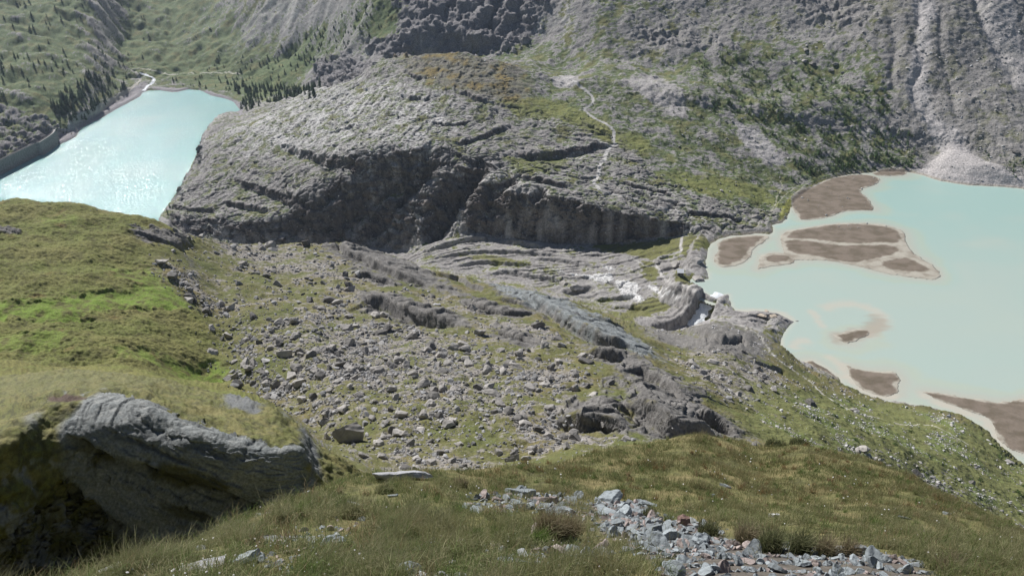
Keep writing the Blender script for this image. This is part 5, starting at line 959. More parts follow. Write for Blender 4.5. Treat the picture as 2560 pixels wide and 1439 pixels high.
def front(u, v, a, b):
    s = slice(row0[a], row0[b]); k = (np.abs(BU[s] - u) < 3) & (np.abs(BV[s] - v) < 3); i = np.argmin(np.where(k, YY[s], 1e9)); i = np.unravel_index(i, k.shape); return XX[s][i], YY[s][i], ZZ[s][i]
hx, hy, hz = front(1700, 686, 'Fh', 'H'); hut = tag(obj('hut', None, loc=(hx, hy + 1, hz + .1), rot=(0, 0, -.12)), 'small grey hut with a pale sheet roof on the rocks by the milky lake', 'hut')
W_, D_ = 5.6, 4.4
wv = [(-W_ / 2, -D_ / 2, -1.5), (W_ / 2, -D_ / 2, -1.5), (W_ / 2, D_ / 2, -1.5), (-W_ / 2, D_ / 2, -1.5), (-W_ / 2, -D_ / 2, 2.4), (W_ / 2, -D_ / 2, 2.4), (W_ / 2, D_ / 2, 3.9), (-W_ / 2, D_ / 2, 3.9)]
obj('wall', mesh('wall', wv, [(0, 1, 5, 4), (1, 2, 6, 5), (2, 3, 7, 6), (3, 0, 4, 7), (4, 5, 6, 7), (0, 3, 2, 1)]), M_WALL, parent=hut)
sl = math.atan2(1.5, D_); rf = [(-W_ / 2 - .35, -D_ / 2 - .5, 2.26), (W_ / 2 + .35, -D_ / 2 - .5, 2.26), (W_ / 2 + .35, D_ / 2 + .3, 4.03), (-W_ / 2 - .35, D_ / 2 + .3, 4.03)]; rf += [(a, b, c + .14) for a, b, c in rf]
obj('roof', mesh('roof', rf, [(0, 3, 2, 1), (4, 5, 6, 7), (0, 1, 5, 4), (1, 2, 6, 5), (2, 3, 7, 6), (3, 0, 4, 7)]), M_ROOF, parent=hut)
obj('door', mesh('door', *box_vf(-1.3, -D_ / 2 - .03, 1.0, .95, .06, 2.0)), M_DARK, parent=hut); wn = obj('window', mesh('window', *box_vf(1.2, -D_ / 2 - .03, 1.35, .9, .06, .7)), M_DARK, parent=hut)
obj('frame', mesh('frame', *join([box_vf(1.2, -D_ / 2 - .075, 1.74, 1.1, .05, .08), box_vf(1.2, -D_ / 2 - .075, .96, 1.1, .05, .08), box_vf(.69, -D_ / 2 - .075, 1.35, .08, .05, .7), box_vf(1.71, -D_ / 2 - .075, 1.35, .08, .05, .7)])), M_WALL, parent=wn)
# footbridge
a = Vector(PZ(1752, 733, 2.0)); b = Vector(PZ(1792, 748, 1.4)); dv = b - a; Lb = dv.length; br = tag(obj('footbridge', None, loc=a, rot=(0, math.asin(-dv.z / Lb), math.atan2(dv.y, dv.x))), 'narrow wooden footbridge with handrails across the torrent at the lake outlet', 'footbridge')
obj('deck', mesh('deck', *join([box_vf((k + .5) * Lb / 36, 0, 0, Lb / 36 - .03, 1.3, .08) for k in range(36)] + [box_vf(Lb / 2, s_ * .5, -.17, Lb, .16, .24) for s_ in (-1, 1)])), M_WOOD, parent=br)
for s_ in (-1, 1):
    pr = [bar_vf((k * Lb / 6, s_ * .62, -.05), (k * Lb / 6, s_ * .62, 1.05), .045) for k in range(7)] + [bar_vf((0, s_ * .62, 1.05), (Lb, s_ * .62, 1.05), .04), bar_vf((0, s_ * .62, .55), (Lb, s_ * .62, .55), .03)]
    obj('handrail', mesh('handrail', *join(pr)), M_WOOD, parent=br)
# torrent
mf = bpy.data.materials.new('white water'); mf.use_nodes = True; n_ = mf.node_tree.nodes; L_ = mf.node_tree.links; bs = n_['Principled BSDF']; bs.inputs['Roughness'].default_value = .45
g_ = n_.new('ShaderNodeNewGeometry'); t_ = noise_node(n_, L_, .55, 6, .7, g_.outputs['Position'], 1.2); rp = n_.new('ShaderNodeValToRGB'); rp.color_ramp.elements[0].position = .28; rp.color_ramp.elements[0].color = (.42, .48, .52, 1); rp.color_ramp.elements[1].position = .56; rp.color_ramp.elements[1].color = (.86, .88, .9, 1)
L_.new(t_.outputs[0], rp.inputs[0]); L_.new(rp.outputs[0], bs.inputs['Base Color']); bp_ = n_.new('ShaderNodeBump'); bp_.inputs['Strength'].default_value = 1; bp_.inputs['Distance'].default_value = .9; L_.new(t_.outputs[0], bp_.inputs['Height']); L_.new(bp_.outputs[0], bs.inputs['Normal'])
cen = spline([(1800, 733, .0, 5), (1786, 742, .0, 5), (1772, 752, -1, 5.5), (1762, 768, -5, 4.5), (1752, 786, -10, 5), (1742, 802, -15, 6), (1730, 820, -20, 7), (1718, 840, -26, 7)], 8); vv, ff = [], []; pw = [PZ(c[0], c[1], c[2]) for c in cen]
for k, c in enumerate(cen):
    p = np.array(pw[k]); q = np.array(pw[min(k + 1, len(cen) - 1)]) - np.array(pw[max(k - 1, 0)]); d = np.array((-q[1], q[0], 0)); d /= np.linalg.norm(d) + 1e-9; wd = c[3] * (1.15 + .2 * math.sin(k * .9))
    for j in range(9):
        t = (j - 4) / 4; e = p + d * wd * t; vv.append((e[0], e[1], e[2] + .35 * math.sin(k * 1.3 + j) * math.cos(j * 2.1) * (0 if k < 9 else 1) - .8 * t * t + .45))
for k in range(len(cen) - 1):
    for j in range(8): q = k * 9 + j; ff.append((q, q + 1, q + 10, q + 9))
tag(obj('waterfall', mesh('waterfall', vv, ff, True), mf), 'white torrent plunging from the lake under the footbridge', kind='structure')
# outlet point: pale blocks
M_PALE = M_rock('pale shore rock', (.5, .42, .33), scale=1.2)
for u, v, w_, lb in [(1905, 789, 26, 'orange-tinted slab on the lake point right of the bridge'), (1935, 790, 24, 'second orange-tinted slab farther along the lake point'), (1916, 778, 20, 'whitish slab at the water on the lake point'), (1960, 796, 16, 'grey slab near the tip of the lake point')]:
    boulder(u, v, w_, lb, ('F', 'H'), k=int(u) % 6, h=.35, m=M_PALE if 'orange' in lb or 'whit' in lb else None)
x_, y_, z_ = PZ(1993, 802, 0); tag(obj('boulder', mesh('boulder', big[2][0] * np.array((1, .6, .35)), big[2][1]), M_BOUL, loc=(x_, y_, .1), scale=1.6), 'tiny rock standing alone in the water off the lake point', 'boulder')
for u, v, w_, h_, lb in [(1743, 655, 46, .55, 'broad rounded whitish rock at the water edge behind the hut'), (1690, 660, 40, .4, 'ledge of grey slabs right behind the hut'), (1745, 697, 46, .3, 'low layered slab at the water in front of the hut'), (1640, 652, 34, .45, 'dark-based slab beside the path fork left of the hut'), (1440, 720, 34, .8, 'big grey block standing at the edge of the slab plateau'), (1410, 712, 30, .8, 'dark-shaded block left of the big grey block')]:
    boulder(u, v, w_, lb, ('Fh', 'H'), k=(int(u) // 7) % 6, h=h_, sink=.1)
# dam
dp = [PZ(u, v, ZL)[:2] for u, v in spline([(-330, 590), (-200, 522), (-90, 478), (0, 438), (60, 408), (100, 387), (133, 364), (140, 352)], 6)]; vv, ff, pv = [], [], []
N_ = []
for k in range(len(dp)):
    q = np.array(dp[min(k + 1, len(dp) - 1)]) - np.array(dp[max(k - 1, 0)]); d = np.array((-q[1], q[0])); d /= np.linalg.norm(d); N_.append(d if d[1] > 0 else -d)
ZT = ZL + 19.5; prof = [(-.2, ZL - 5), (.9, ZT - 1.2), (.3, ZT - 1.2), (.3, ZT), (4.4, ZT), (4.4, ZT - 1.2), (3.9, ZT - 1.2), (7.5, ZL - 5)]
for k, p in enumerate(dp):
    for o_s, z_ in prof: vv.append((p[0] + N_[k][0] * o_s, p[1] + N_[k][1] * o_s, z_))
m_ = len(prof)
for k in range(len(dp) - 1):
    for j in range(m_): a_, b_ = k * m_ + j, k * m_ + (j + 1) % m_; ff.append((a_, b_, b_ + m_, a_ + m_))
ff += [tuple(range(m_)), tuple(range((len(dp) - 1) * m_, len(dp) * m_))[::-1]]
dam = tag(obj('dam', mesh('dam', vv, ff), M_CONC), 'curved grey concrete dam wall closing the turquoise reservoir at the left edge', 'dam')
def strip(off0, off1, z0, z1, name, m, parent, lo=0, hi=None):
    vv, ff = [], []; hi = hi or len(dp)
    for k in range(lo, hi):
        for o_s, z_ in ((off0, z0), (off0, z1), (off1, z1), (off1, z0)): vv.append((dp[k][0] + N_[k][0] * o_s, dp[k][1] + N_[k][1] * o_s, z_))
    for k in range(hi - lo - 1):
        for j in range(4): a_, b_ = k * 4 + j, k * 4 + (j + 1) % 4; ff.append((a_, b_, b_ + 4, a_ + 4))
    ff += [(0, 1, 2, 3), tuple(range((hi - lo - 1) * 4, (hi - lo) * 4))[::-1]]; return obj(name, mesh(name, vv, ff), m, parent=parent)
strip(1.1, 3.6, ZT + .004, ZT + .08, 'walkway', M_CONC2, dam); strip(.35, .75, ZT + .004, ZT + 1.1, 'parapet', M_CONC, dam); strip(3.9, 4.3, ZT + .004, ZT + 1.1, 'parapet', M_CONC2, dam)
# two walkers
M_SK = mat('skin', base=(.45, .28, .2)); M_J = [mat('red jacket', base=(.25, .03, .03)), mat('blue jacket', base=(.04, .06, .16))]; M_T = mat('dark trousers', base=(.03, .03, .04)); M_H = mat('hair', base=(.06, .04, .03))
def person(u, v, rz, jk, label, s=1):
    x, y, z = on(u, v, 'Fh', 'H'); e = tag(obj('person', None, loc=(x, y, z), rot=(0, 0, rz)), label, 'person', 'walkers on the path by the hut')
    def skin(name, nodes, edges, m):
        me = bpy.data.meshes.new(name); me.from_pydata([n[:3] for n in nodes], edges, []); o = obj(name, me, m, parent=e); md = o.modifiers.new('skin', 'SKIN')
        for i, n in enumerate(nodes): me.skin_vertices[0].data[i].radius = (n[3], n[3]); me.skin_vertices[0].data[i].use_root = i == 0
        sb_ = o.modifiers.new('sub', 'SUBSURF'); sb_.levels = sb_.render_levels = 1; return o
    def skinned(name, nodes, edges, m):
        me = bpy.data.meshes.new(name); me.from_pydata([n[:3] for n in nodes], edges, []); o = obj(name, me, m, parent=e); o.modifiers.new('skin', 'SKIN')
        if not len(me.skin_vertices): return o
        for i, n in enumerate(nodes): me.skin_vertices[0].data[i].radius = (n[3], n[3]); me.skin_vertices[0].data[i].use_root = (i == 0)
        sb_ = o.modifiers.new('sub', 'SUBSURF'); sb_.levels = sb_.render_levels = 1; return o
    nd_ = [(0, 0, .95, .13), (0, 0, 1.2, .14), (0, 0, 1.42, .15), (0, 0, 1.52, .055), (0, .02, 1.64, .095), (.09, 0, .9, .085), (.1, .12 * s, .5, .06), (.1, -.02 * s, .1, .04), (.1, .12 * s, .03, .035), (-.09, 0, .9, .085), (-.1, -.05 * s, .5, .06), (-.1, -.28 * s, .14, .04), (-.1, -.18 * s, .04, .035),
           (.2, 0, 1.4, .055), (.25, .03, 1.12, .042), (.22, .2, .92, .03), (-.2, 0, 1.4, .055), (-.25, -.05, 1.12, .042), (-.23, .08, .9, .03)]
    skinned('body', nd_, [(0, 1), (1, 2), (2, 3), (3, 4), (0, 5), (5, 6), (6, 7), (7, 8), (0, 9), (9, 10), (10, 11), (11, 12), (2, 13), (13, 14), (14, 15), (2, 16), (16, 17), (17, 18)], M_SK)
    skinned('jacket', [(0, 0, .92, .155), (0, 0, 1.2, .165), (0, 0, 1.42, .165), (.2, 0, 1.41, .07), (.25, .03, 1.12, .058), (-.2, 0, 1.41, .07), (-.25, -.05, 1.12, .058)], [(0, 1), (1, 2), (2, 3), (3, 4), (2, 5), (5, 6)], M_J[jk])
    skinned('trousers', [(0, 0, .93, .14), (.09, 0, .88, .1), (.1, .12 * s, .5, .075), (.1, 0, .14, .06), (-.09, 0, .88, .1), (-.1, -.05 * s, .5, .075), (-.1, -.26 * s, .18, .06)], [(0, 1), (1, 2), (2, 3), (0, 4), (4, 5), (5, 6)], M_T)
    v_, f_ = ICO[2]; hv = v_ * np.array((.105, .11, .09)) + np.array((0, 0, 1.69)); obj('hair', mesh('hair', hv, f_, True), M_H, parent=e)
    bv, bf_ = ICO[2]; obj('backpack', mesh('backpack', bv * np.array((.15, .1, .24)) + np.array((0, -.22, 1.25)), bf_, True), M_DARK, parent=e)
person(1650, 674, .4, 0, 'walker in dark clothes on the path left of the hut, the farther one'); person(1655, 683, .6, 1, 'walker in dark clothes on the path left of the hut, the nearer one', -1)
print('built', time.time() - T0)
#@SECTION foreground stones
M_SLATE = M_rock('blue-grey slate', (.25, .275, .285), scale=5, amt=.28, bump=.5, dist=.02, rnd_=.25); M_SLATE2 = M_rock('pinkish slate', (.29, .24, .22), scale=5, amt=.3, bump=.5, dist=.02, rnd_=.2); M_WHITE = M_rock('white quartz', (.62, .61, .6), scale=6, amt=.15, dist=.01); M_SLATE3 = M_rock('pale grey slab rock', (.36, .36, .37), scale=6, amt=.25, bump=.6, dist=.02, rnd_=.05)
slt = [rock_shape(600 + k, 3, (1, .76, .24), cuts=14, slate=True, rough=.012) for k in range(12)]; slm = {}
for i, mm in enumerate((M_SLATE, M_SLATE2)):
    slm[i] = [mesh('slate_stone', v, f) for v, f in slt]
    for q in slm[i]: q.materials.append(mm)
NB_ = ('A', 'C2')
def slab_stone(u, v, wpx, dims, label, m=None, k=0, rz=0., tilt=(0, 0), lift=.0, cat='stone', grp=None, name='slate_stone'):
    x, y, z = on(u, v, *NB_); w_ = wpx * mpp(y, z) / 2; vv, f = rock_shape(700 + k, 4, dims, cuts=14, slate=True, rough=.012)
    return tag(obj(name, mesh(name, vv, f), m or M_SLATE, loc=(x, y, z + w_ * (dims[2] * .35 + lift)), rot=(tilt[0], tilt[1], rz), scale=w_), label, cat, grp)
sd_ = -.5      # lie with the slope
slab_stone(1010, 1196, 158, (1, .34, .16), 'long pale slab lying on the near grass crest left of centre', M_SLATE3, 1, .12, (sd_, .05), .1); slab_stone(300, 1432, 120, (1, .6, .3), 'pale wedge-shaped slab poking out of the grass in the bottom left', M_SLATE3, 2, .35, (sd_, -.1)); slab_stone(500, 1432, 150, (1, .45, .25), 'long flat grey slab cut by the bottom edge of the photo', M_SLATE3, 3, .3, (sd_, -.05)); slab_stone(622, 1408, 75, (1, .5, .35), 'dark-ended slab resting on the end of the long flat slab', M_SLATE, 4, .45, (sd_, -.2), .3)
slab_stone(1936, 1291, 30, (1, .6, .5), 'single white quartz stone in the grass right of centre', M_WHITE, 5, .1, (sd_, 0)); slab_stone(1815, 1217, 36, (1, .4, .25), 'blue-grey sliver lying in the grass above the white stone', M_SLATE, 6, -.4, (sd_, .1)); slab_stone(1494, 1376, 62, (1, .8, .45), 'upright two-toned slate block left of the rubble patch', M_SLATE2, 7, .9, (-1.1, .2)); slab_stone(1712, 1312, 52, (1, .9, .8), 'brown-red lichen-stained block at the upper edge of the rubble', M_rock('rusty rock', (.20, .13, .11), scale=6, dist=.02), 8, .3, (sd_, 0)); slab_stone(1206, 1243, 36, (1, .8, .7), 'blocky grey stone at the left end of the small ledge', M_SLATE, 9, .3, (sd_, 0))
slab_stone(1250, 1240, 36, (1, .7, .8), 'tilted grey stone in the middle of the small ledge', M_SLATE3, 10, 1.1, (sd_, .5)); slab_stone(1300, 1236, 80, (1, .45, .4), 'wide blue slab with an orange lichen end on the small ledge', M_SLATE, 11, -.05, (sd_, 0)); slab_stone(1370, 1255, 90, (1, .4, .3), 'flat pinkish slab behind the tall brown rush tuft', M_SLATE2, 12, .05, (sd_, 0)); slab_stone(1000, 1322, 44, (1, .6, .4), 'purple-grey stone in the grass left of centre', M_SLATE2, 13, .3, (sd_, 0)); slab_stone(1242, 1358, 30, (1, .6, .5), 'small blue-grey stone below the two green tufts', M_SLATE, 14, .2, (sd_, 0)); slab_stone(1250, 1378, 54, (1, .55, .5), 'jagged brown-grey stone at the bottom centre', M_SLATE2, 15, -.2, (sd_, 0)); slab_stone(1290, 1412, 100, (1, .3, .25), 'long thin slab near the bottom centre', M_SLATE, 16, -.15, (sd_, 0))
slab_stone(1345, 1378, 34, (1, .6, .5), 'pinkish block right of the jagged stone', M_SLATE2, 17, .3, (sd_, 0)); slab_stone(1150, 1374, 26, (1, .5, .3), 'flat bluish chip in the grass at bottom centre', M_SLATE, 18, .1, (sd_, 0)); slab_stone(985, 1240, 34, (1, .5, .3), 'grey stone half hidden in grass below the long crest slab', M_SLATE, 19, .2, (sd_, 0)); slab_stone(768, 1222, 28, (1, .5, .4), 'pale stone at the very edge of the grass above the hollow', M_SLATE3, 20, .4, (sd_, 0)); slab_stone(880, 1262, 44, (1, .5, .4), 'light grey stone in the long grass at left', M_SLATE3, 21, -.5, (sd_, 0)); slab_stone(1445, 1420, 60, (1, .5, .4), 'broad grey stone at the bottom, left of the rubble', M_SLATE, 22, .2, (sd_, 0))
slab_stone(2290, 1290, 26, (1, .4, .3), 'dark sliver of slate on the grassy slope at right', M_SLATE, 23, -.3, (sd_, 0)); slab_stone(2260, 1296, 30, (1, .35, .25), 'long thin stone on the grassy slope at right', M_SLATE, 24, -.5, (sd_, 0)); slab_stone(2365, 1284, 22, (1, .6, .5), 'rightmost dark stone on the grassy slope', M_SLATE, 25, -.5, (sd_, 0)); slab_stone(1780, 1238, 20, (1, .4, .4), 'small dark stone left of the blue-grey sliver', M_SLATE, 26, .1, (sd_, 0))
sm_ = np.maximum(scree1, .4 * poly_mask([(1190, 1238), (1330, 1226), (1480, 1256), (1500, 1300), (1350, 1285), (1200, 1275)], NB_, .4, nw_)); sm_ = np.maximum(sm_, .10 * poly_mask([(700, 1330), (900, 1300), (1200, 1330), (1480, 1340), (1600, 1440), (600, 1440)], NB_, .5, nw_)); x, y, z, u, v = pick(NB_, sm_, 330, vmax=1500, seed=71); g = np.random.default_rng(72); szp = np.clip(26 * (1 - g.random(len(x))) ** -.33, 26, 78); o_ = np.argsort(-szp)[:215]
for k in o_:
    s0 = szp[k] * mpp(y[k], z[k]) / 2; pk_ = 1 if rnd.random() < .2 else 0; pl = 'upper left' if u[k] < 1700 else ('middle' if u[k] < 2000 else 'right'); sw = 'large' if szp[k] > 42 else 'small'; lb = '%s angular %s slate stone in the %s part of the near rubble' % (sw, 'pinkish' if pk_ else 'blue-grey', pl)
    tag(obj('slate_stone', slm[pk_][rnd.randrange(12)], loc=(x[k], y[k], z[k] + s0 * rnd.uniform(.05, .35)), rot=(rnd.gauss(-.5, .38), rnd.gauss(0, .38), rnd.uniform(0, 6.28)), scale=(s0, s0 * rnd.uniform(.8, 1.2), s0 * rnd.uniform(.8, 1.7))), lb, 'stone', lb)
sl2 = [rock_shape(640 + k, 2, (1, .75, .38), cuts=10, slate=True, rough=0) for k in range(8)]; x, y, z, u, v = pick(NB_, sm_, 4200, vmax=1500, seed=73)
M_CHIP = mat('slate chips', attr='Col', scale=14, amount=.25, rough=.85)
g = np.random.default_rng(74); cc = g.uniform(.16, .34, (len(x), 1)) * np.where(g.random((len(x), 1)) < .25, np.array([[1.12, .92, .85]]), np.array([[.93, 1.0, 1.03]]))
merged('slate_rubble', sl2, x, y, z, np.clip(9 * (1 - g.random(len(x))) ** -.4, 9, 26) * mpp(y, z) / 2, M_CHIP, 'small slate chips filling the near rubble patch', seed=75, cols=cc, sink=.1, tilt=.5)
wz_ = sst(.12, .4, fbm(XX / 1.2, YY / 1.2, oct=2, seed=401)) * (1 - scree1) * sst(9.5, 7, YY); x, y, z, u, v = pick(NB_, wz_, 430, umin=500, umax=1900, vmax=1500, seed=76); g = np.random.default_rng(77)
merged('slate_chips', sl2, x, y, z, np.clip(8 * (1 - g.random(len(x))) ** -.6, 8, 42) * mpp(y, z) / 2, M_CHIP, 'scattered slate chips half sunk in the near turf', seed=78, cols=g.uniform(.2, .36, (len(x), 1)) * np.array([[.97, 1., 1.0]]), sink=0., tilt=.4)
#@SECTION grass
def blades(x, y, z, h, wid, lean, col0, col1, name, label, seed, cat=None, kind='stuff', ob=None, wind=(.35, -.15)):
    g = np.random.default_rng(seed); n = len(x); a = g.uniform(0, 6.283, n); ln = lean * g.uniform(.3, 1.3, n) * h
    dx = np.cos(a) * ln + wind[0] * h * .35; dy = np.sin(a) * ln + wind[1] * h * .35; b = g.uniform(0, 6.283, n); wx = np.cos(b) * wid; wy = np.sin(b) * wid * .5
    P = np.empty((n, 5, 3)); P[:, 0] = np.stack([x - wx, y - wy, z - .02], 1); P[:, 1] = np.stack([x + wx, y + wy, z - .02], 1)
    mx, my, mz = x + dx * .35, y + dy * .35, z + h * .62; P[:, 2] = np.stack([mx - wx * .75, my - wy * .75, mz], 1); P[:, 3] = np.stack([mx + wx * .75, my + wy * .75, mz], 1); P[:, 4] = np.stack([x + dx, y + dy, z + h * np.clip(1 - lean * .3, .5, 1)], 1)
    o = np.arange(n, dtype=np.int32)[:, None] * 5; F_ = np.concatenate([o + np.array([[0, 1, 3]]), o + np.array([[0, 3, 2]]), o + np.array([[2, 3, 4]])]); me = mesh(name, P.reshape(-1, 3), F_)
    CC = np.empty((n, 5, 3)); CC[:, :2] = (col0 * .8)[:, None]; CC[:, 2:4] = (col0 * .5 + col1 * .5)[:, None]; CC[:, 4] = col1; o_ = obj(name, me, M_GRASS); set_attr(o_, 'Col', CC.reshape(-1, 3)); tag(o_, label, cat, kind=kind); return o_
M_GRASS = bpy.data.materials.new('grass blades'); M_GRASS.use_nodes = True; n_ = M_GRASS.node_tree.nodes; L_ = M_GRASS.node_tree.links; b_ = n_['Principled BSDF']; b_.inputs['Roughness'].default_value = .75; b_.inputs['Specular IOR Level'].default_value = .25
a_ = n_.new('ShaderNodeAttribute'); a_.attribute_name = 'Col'; L_.new(a_.outputs['Color'], b_.inputs['Base Color']); tr_ = n_.new('ShaderNodeBsdfTranslucent'); L_.new(a_.outputs['Color'], tr_.inputs[0]); mxs = n_.new('ShaderNodeMixShader'); mxs.inputs[0].default_value = .35; L_.new(b_.outputs[0], mxs.inputs[1]); L_.new(tr_.outputs[0], mxs.inputs[2]); L_.new(mxs.outputs[0], n_['Material Output'].inputs[0])
gd = (1 - .97 * scree1) * (1 - .5 * (sm_ > .3)) * (1 - .75 * wz_) * (.15 + 1.1 * sst(-.3, .2, fbm(XX / .9, YY / .9, oct=3, seed=402))); x, y, z, u, v = pick(NB_, gd, 230000, vmax=1560, seed=81); g = np.random.default_rng(82); x = x + g.normal(0, .02, len(x)); y = y + g.normal(0, .03, len(x))
fa = fbm(x / 1.7, y / 1.7, oct=3, seed=411); fb = fbm(x / .5, y / .5, oct=2, seed=412); fc = fbm(x / 4.5, y / 4.5, oct=2, seed=413)
cw = ridg(x / .42 + fb * .6, y / .42, oct=2, seed=414); h = (.055 + .15 * sst(-.15, .5, fa + .6 * fb) * (.45 + .75 * sst(-.1, .7, cw))) * g.uniform(.5, 1.3, len(x)) * (1 + .7 * sst(11, 7, y)); pxm = mpp(y, z); wid = np.maximum(.0022, pxm * .42) * g.uniform(.7, 1.2, len(x)); h = np.maximum(h, pxm * 9)
def pal(n, t): return t[:, None]
grn = np.array([[.125, .16, .06]]); oli = np.array([[.21, .20, .10]]); tan = np.array([[.42, .38, .24]]); red = np.array([[.20, .115, .050]])
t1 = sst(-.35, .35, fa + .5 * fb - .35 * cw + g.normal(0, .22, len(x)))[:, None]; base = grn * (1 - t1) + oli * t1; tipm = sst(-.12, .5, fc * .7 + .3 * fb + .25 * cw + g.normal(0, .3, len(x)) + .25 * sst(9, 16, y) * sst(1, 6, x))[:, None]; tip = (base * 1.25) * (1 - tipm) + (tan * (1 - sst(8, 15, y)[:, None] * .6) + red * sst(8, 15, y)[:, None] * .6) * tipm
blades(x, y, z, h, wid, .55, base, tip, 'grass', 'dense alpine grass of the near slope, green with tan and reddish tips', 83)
def clumps(n, nb_, seed, hh, rr, name, label, wgt, vmax=1520):
    x, y, z, u, v = pick(NB_, wgt, n, vmax=vmax, seed=seed); g = np.random.default_rng(seed + 1); kx = np.repeat(np.arange(len(x)), nb_); H = g.uniform(*hh, len(x)) * (1 + .5 * sst(12, 7, y)); R_ = g.uniform(*rr, len(x)) * H / hh[1]
    a = g.uniform(0, 6.283, len(kx)); q = R_[kx] * np.sqrt(g.random(len(kx))); bx = x[kx] + np.cos(a) * q; by = y[kx] + np.sin(a) * q; h = H[kx] * g.uniform(.55, 1.15, len(kx)) * (1 - .3 * q / R_[kx]); pm_ = mpp(y, z)[kx]
    cs = np.array([[.12, .17, .05], [.18, .19, .08], [.32, .30, .17], [.26, .19, .11], [.20, .13, .06]]); w5 = np.stack([np.full(len(x), .30), np.full(len(x), .32), .30 * sst(16, 8, y), .12 + 0 * x, .35 * sst(11, 16, y)], 1); w5 = np.cumsum(w5, 1) / w5.sum(1)[:, None]; kc_ = (g.random(len(x))[:, None] > w5).sum(1); c = cs[np.clip(kc_, 0, 4)][kx] * g.uniform(.6, 1.45, (len(kx), 1))
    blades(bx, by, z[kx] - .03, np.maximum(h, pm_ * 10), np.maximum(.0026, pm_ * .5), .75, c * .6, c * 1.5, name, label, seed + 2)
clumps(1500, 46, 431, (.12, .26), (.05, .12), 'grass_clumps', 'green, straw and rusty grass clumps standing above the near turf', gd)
clumps(1800, 2, 441, (.25, .42), (.02, .05), 'dry_stalks', 'thin dry straw stalks rising above the near turf', gd)
# distinct tufts
def tuft(u, v, hpx, wpx, nbl, kind, label, grp=None, seed=0):
    x0, y0, z0 = on(u, v, *NB_); pm_ = mpp(y0, z0); nbl = int(nbl * .55); g = np.random.default_rng(900 + seed); r_ = wpx * pm_ / 2; a = g.uniform(0, 6.283, nbl); q = r_ * np.sqrt(g.random(nbl)) * .6; bx = x0 + np.cos(a) * q; by = y0 + np.sin(a) * q * .8; H_ = hpx * pm_ * g.uniform(.55, 1.15, nbl) * (1 - .35 * q / (r_ + .001))
    c0, c1 = {'green': ((.07, .14, .022), (.14, .21, .045)), 'brown': ((.075, .095, .035), (.36, .28, .19)), 'dark': ((.045, .075, .028), (.20, .19, .10)), 'pale': ((.13, .15, .06), (.36, .34, .20))}[kind]; c0 = np.array([c0]) * g.uniform(.45, 1.6, (nbl, 1)); c1 = np.array([c1]) * g.uniform(.7, 1.3, (nbl, 1))
    o = blades(bx, by, z0 - .03 + 0 * bx, H_, np.full(nbl, max(.004, pm_ * .8)), .5, c0, c1, 'grass_tuft', label, 950 + seed, 'grass tuft', kind=None); 
    if grp: o['group'] = grp
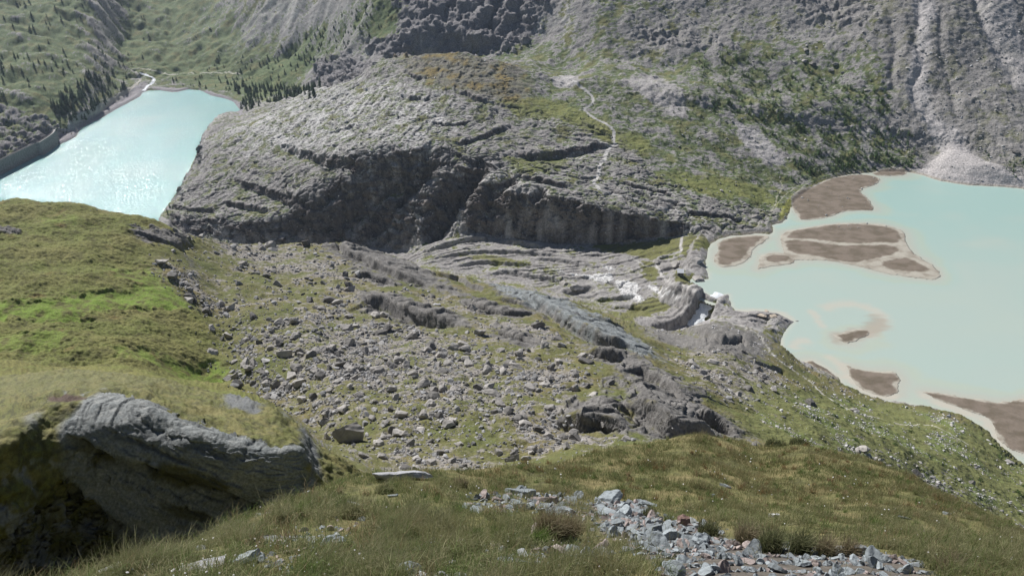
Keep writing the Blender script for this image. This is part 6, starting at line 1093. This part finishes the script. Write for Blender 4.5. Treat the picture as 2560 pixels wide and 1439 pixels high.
for k, (u, v, hp, wp, nb_, kd, lb) in enumerate([(1370, 1345, 125, 105, 1300, 'brown', 'tall brown-tipped rush tuft, largest clump at the bottom centre'), (1425, 1345, 95, 80, 900, 'brown', 'brown tuft leaning right beside the largest rush clump'), (1345, 1365, 70, 60, 700, 'green', 'vivid green tuft in front of the largest rush clump'), (1190, 1352, 62, 55, 600, 'green', 'vivid green tuft left of the small blue-grey stone'), (1240, 1352, 68, 45, 600, 'green', 'narrow vivid green tuft above the small blue-grey stone'),
        (1090, 1330, 80, 100, 900, 'pale', 'broad straw-coloured tuft left of the green tufts'), (1030, 1300, 70, 90, 700, 'pale', 'straw-coloured tuft left of the broad one'), (870, 1290, 70, 90, 700, 'pale', 'pale tuft at left beside light grey stone'), (700, 1310, 75, 90, 700, 'pale', 'pale tuft on the rim of the shaded hollow'), (640, 1370, 60, 80, 600, 'dark', 'dark tuft above the dark-ended slab'), (960, 1230, 45, 70, 500, 'pale', 'tuft just below the long crest slab'), (720, 1265, 50, 60, 500, 'dark', 'small dark tuft at the rim of the hollow'),
        (1770, 1345, 70, 80, 800, 'dark', 'dark green tuft right of the rusty block'), (1860, 1362, 85, 85, 900, 'brown', 'first tall tuft along the upper rim of the rubble'), (1925, 1375, 90, 90, 1000, 'dark', 'second tall tuft along the upper rim of the rubble'), (1995, 1385, 90, 90, 1000, 'dark', 'third tall tuft along the upper rim of the rubble'), (2060, 1385, 80, 80, 900, 'brown', 'fourth tall tuft along the upper rim of the rubble'), (2120, 1388, 70, 70, 700, 'brown', 'fifth tuft along the upper rim, the lowest one'), (2370, 1430, 75, 100, 900, 'brown', 'wide brown tuft at the lower right below the slope'), (1620, 1290, 45, 60, 500, 'dark', 'dark tuft behind the upper left stones of the rubble'), (1150, 1215, 40, 60, 400, 'brown', 'brown tuft at the right end of the long crest slab'),
        (1940, 1108, 24, 90, 700, 'dark', 'bushy dark clump on the skyline of the near ridge'), (2000, 1110, 22, 90, 700, 'dark', 'second bushy clump on the ridge skyline, right of the first')]):
    tuft(u, v, hp, wp, nb_, kd, lb, seed=k)
# flowers and seed heads
x, y, z, u, v = pick(NB_, gd * (sst(.0, .4, fbm(XX / 1.5, YY / 1.5, oct=2, seed=421)) + .02), 260, vmax=1500, seed=91); fv, ff_ = ICO[1]; z = z + .12
merged('white_flowers', [(fv, ff_)], x, y, z, np.maximum(.008, mpp(y, z) * 1.4) * np.random.default_rng(5).uniform(.7, 1.5, len(x)), mat('petals', base=(.62, .60, .58)), 'tiny white flowers dotted through the near grass', seed=92, flat=(.3, .6), cols=None)
#@SECTION haze
hz_ = bpy.data.materials.new('haze'); hz_.use_nodes = True; n_ = hz_.node_tree.nodes; n_.remove(n_['Principled BSDF']); vp = n_.new('ShaderNodeVolumePrincipled'); vp.inputs['Color'].default_value = (.66, .80, 1.0, 1); vp.inputs['Density'].default_value = .000035; vp.inputs['Anisotropy'].default_value = .3; hz_.node_tree.links.new(vp.outputs[0], n_['Material Output'].inputs['Volume'])
zt = float(ZZ.max()) + 20; v_, f_ = box_vf(0, 1300, (zt - 90) / 2, 8400, 3500, zt + 90); hb = tag(obj('haze', mesh('haze', v_, f_), hz_), 'thin blue summer haze', kind='stuff')
print('done', time.time() - T0, zt)
